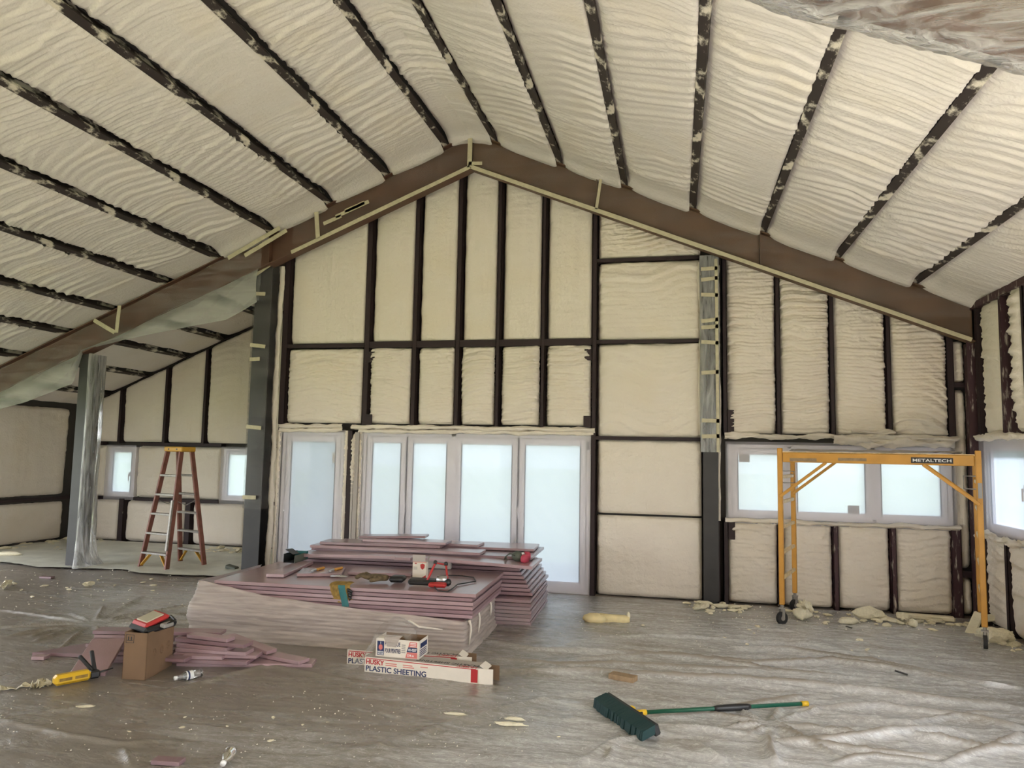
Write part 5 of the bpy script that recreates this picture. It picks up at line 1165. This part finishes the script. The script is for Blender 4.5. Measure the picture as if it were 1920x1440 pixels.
def zone(n, pts, jx, jy, s0, s1, where, group, keep=7):
    big = []; v = []; f = []
    for i in range(n):
        t = rnd.random()*(len(pts)-1); a = min(int(t), len(pts)-2)
        x = pts[a][0]+(pts[a+1][0]-pts[a][0])*(t-a)+rnd.gauss(0, jx); y = pts[a][1]+(pts[a+1][1]-pts[a][1])*(t-a)+abs(rnd.gauss(0, jy))
        big.append((rnd.uniform(s0, s1)*(1 if rnd.random() < .8 else 1.6), x, y))
    big.sort(reverse=True)
    for s_, x, y in big[keep:]:                      # the crumbs too small to tell apart
        me = scr[rnd.randrange(8)]; p = fl(x, y); c_, q_ = math.cos(x), math.sin(x); k = len(v)
        v += [(p.x+(c_*w.co.x-q_*w.co.y)*s_, p.y+(q_*w.co.x+c_*w.co.y)*s_, .012+w.co.z*s_) for w in me.vertices]; f += [tuple(k+j for j in q.vertices) for q in me.polygons]
    if f: tag(pdata('foam_crumbs', v, f, M['foam_scrap']), 'fine loose foam crumbs %s' % where, 'crumbs', kind='stuff')
    for j, (s_, x, y) in enumerate(sorted(big[:keep], key=lambda q: q[1])):
        scrap(fl(x, y), s_*1.15, '%s larger foam scrap from the left %s' % (['first', 'second', 'third', 'fourth', 'fifth', 'sixth', 'seventh', 'eighth', 'ninth'][j], where), group)
zone(44, [(1290, 1134), (1400, 1140)], 6, 7, .014, .05, 'at the foot of the right post', 'foam scraps at the right post')
zone(70, [(1480, 1148), (1660, 1160), (1830, 1172)], 8, 8, .012, .05, 'along the wall under the right window', 'foam scraps under the right window', 9)
zone(50, [(1830, 1180), (1880, 1200), (1915, 1212)], 8, 8, .014, .05, 'in the corner by the scaffold leg', 'foam scraps in the right corner')
zone(46, [(395, 1030), (470, 1032)], 8, 6, .02, .06, 'below the small window nearest the post', 'foam trimmings at the left bay wall')
zone(34, [(5, 1030), (60, 1018), (120, 1012), (230, 1012)], 8, 4, .02, .06, 'along the foot of the left wall', 'foam trimmings at the left wall')
zone(16, [(30, 1100), (130, 1090), (340, 1085)], 40, 14, .012, .03, 'on the dusty sheet left of the stacks', 'scraps on the sheet at left', 5)
zone(14, [(1050, 1165), (1300, 1172), (1700, 1195)], 40, 16, .01, .026, 'on the sheet before the gable wall', 'crumbs before the gable wall', 5)
zone(14, [(150, 1330), (420, 1360), (820, 1330), (960, 1370)], 60, 25, .006, .012, 'on the dusty floor in front', 'crumbs on the floor in front', 4)
e = tag(empty('foam_lump', fl(1140, 1170)), 'smooth yellow foam lump shaped like a club on sheet', 'foam lump')
b = MB(); b.ball((-.13, -.02, .05), (.13, .085, .055)); b.tube([(-.08, -.01, .05), (.04, .02, .05), (.16, .03, .048), (.21, .04, .05)], [.055, .045, .045, .03], 12); b.build('lump', M['foam_lump'], e, True)
MB().ball((.20, .04, .085), (.02, .02, .04)).build('nub', M['foam_scrap'], e, True)
o = scrap(fl(1505, 1166), .1, 'round crumpled foam ball behind the scaffold caster', k=1, sc3=(.085, .12, .24)); o = scrap(fl(1480+30, 1160), .1, 'upright torn foam wad right behind the round ball', k=4, sc3=(.08, .1, .17))
scrap(fl(1590, 1174), .1, 'flat torn foam piece in front of the right window', k=3, sc3=(.13, .09, .12), rz=.2); scrap(fl(1712, 1178), .1, 'chunky foam cube fragment before the right wall', k=5, sc3=(.06, .07, .16)); scrap(fl(1632, 1165), .1, 'ragged foam clump under the middle of right window', k=6, sc3=(.11, .1, .17), rz=0)
scrap(fl(1870, 1210), .1, 'large pale foam slab right of the scaffold leg', k=2, sc3=(.12, .14, .22), rz=.1)
o = MB().box((0, 0, .03), (.55, .10, .05), bev=.012).build('foam_slab', M['foam_scrap']); p = fl(1735, 1164); o.location = (p.x, p.y, .01); o.rotation_euler.z = -.12; tag(o, 'long straight foam slab lying along the wall base', 'foam scrap')
o = MB().box((0, 0, .13), (.09, .04, .28), bev=.012).build('foam_slab', M['foam_scrap']); p = fl(1822, 1192); o.location = (p.x, p.y+.05, .0); o.rotation_euler = (-.75, .3, -.5); tag(o, 'pale foam slab leaning beside the scaffold leg', 'foam scrap')
o = MB().box((0, 0, .05), (.34, .12, .05), (0, -.2, 0), bev=.012).build('foam_slab', M['foam_scrap']); p = fl(1865, 1178); o.location = (p.x, p.y, .06); o.rotation_euler.z = .1; tag(o, 'slanting foam slab behind the scaffold leg', 'foam scrap')
o = MB().b2((-.10, -.045, 0), (.10, .045, .04), bev=.003).build('wood_block', M['wood']); p = fl(1168, 1280); o.location = (p.x, p.y, .02); o.rotation_euler.z = -.35; tag(o, 'small wooden block on the sheet above the broom', 'wood block')
p = fl(957, 1366); scrap(p, .1, 'curled beige foam peel left of the broom', k=1, sc3=(.09, .035, .05), rz=.1); scrap(fl(965, 1356), .1, 'thin beige peel above the curled one left of broom', k=3, sc3=(.085, .025, .04), rz=.05)
scrap(fl(855, 1346), .1, 'thin beige foam sliver on the floor left of broom', k=3, sc3=(.10, .018, .035), rz=.02); scrap(fl(163, 1330), .1, 'beige foam flake on the floor below the cardboard box', k=0, sc3=(.05, .022, .03), rz=.4)
scrap(fl(12, 1105), .1, 'torn beige foam chunk at the far left of sheet', k=4, sc3=(.12, .06, .09)); scrap(fl(15, 1045), .1, 'long pale foam offcut against the left wall', k=3, sc3=(.25, .09, .12), rz=.3)
for px, lb in (((88, 1086), 'small pink foam sliver on the sheet left of stepladder'), ((315, 1436), 'pink foam scrap at the bottom edge of the floor')):
    p = fl(*px); o = board(lb, (p.x, p.y, .014), .16, .07, .022, .1, 'pink_c', cat='foam scrap')
for px, lb, s in (((1690, 1269), 'thin black splinter on the shiny sheet before scaffold', .09), ((1592, 1182), 'small black chip on the floor under the right window', .06)):
    p = fl(*px); o = MB().box((0, 0, .02), (s, .025, .008), (0, .15, 0)).build('splinter', M['black']); o.location = (p.x, p.y, .012); o.rotation_euler.z = -.5; tag(o, lb, 'splinter')
p = fl(477, 1100, 0); p = fl(463, 1068, 0)
o = MB().box((0, 0, .05), (.16, .10, .05), (0, .2, 0), bev=.01).build('rag', M['mask_grey']); o.location = (-6.0, 9.35, .0); tag(o, 'dark crumpled rag on floor behind the front stack', 'rag')
# fine crumbs nobody could count
v = []; f = []
def crumbs(n, x0, x1, y0, y1, s):
    for i in range(n):
        p = fl(rnd.uniform(x0, x1), rnd.uniform(y0, y1)); r_ = s*rnd.uniform(.5, 1.6); k = len(v); z = .016
        v.extend([(p.x-r_, p.y-r_, z), (p.x+r_, p.y-r_*.6, z), (p.x, p.y+r_, z), (p.x, p.y, z+r_*1.2)]); f.extend([(k, k+1, k+3), (k+1, k+2, k+3), (k+2, k, k+3)])
crumbs(260, 0, 1000, 1290, 1439, .0035); crumbs(120, 600, 1000, 1320, 1420, .003); crumbs(120, 0, 420, 1070, 1150, .006); crumbs(160, 1040, 1900, 1150, 1240, .005); crumbs(200, 200, 470, 1030, 1075, .008); crumbs(200, 1300, 1900, 1135, 1185, .008)
tag(pdata('foam_crumbs', v, f, M['crumb']), 'fine white foam crumbs scattered over the floor sheeting', 'crumbs', kind='stuff')
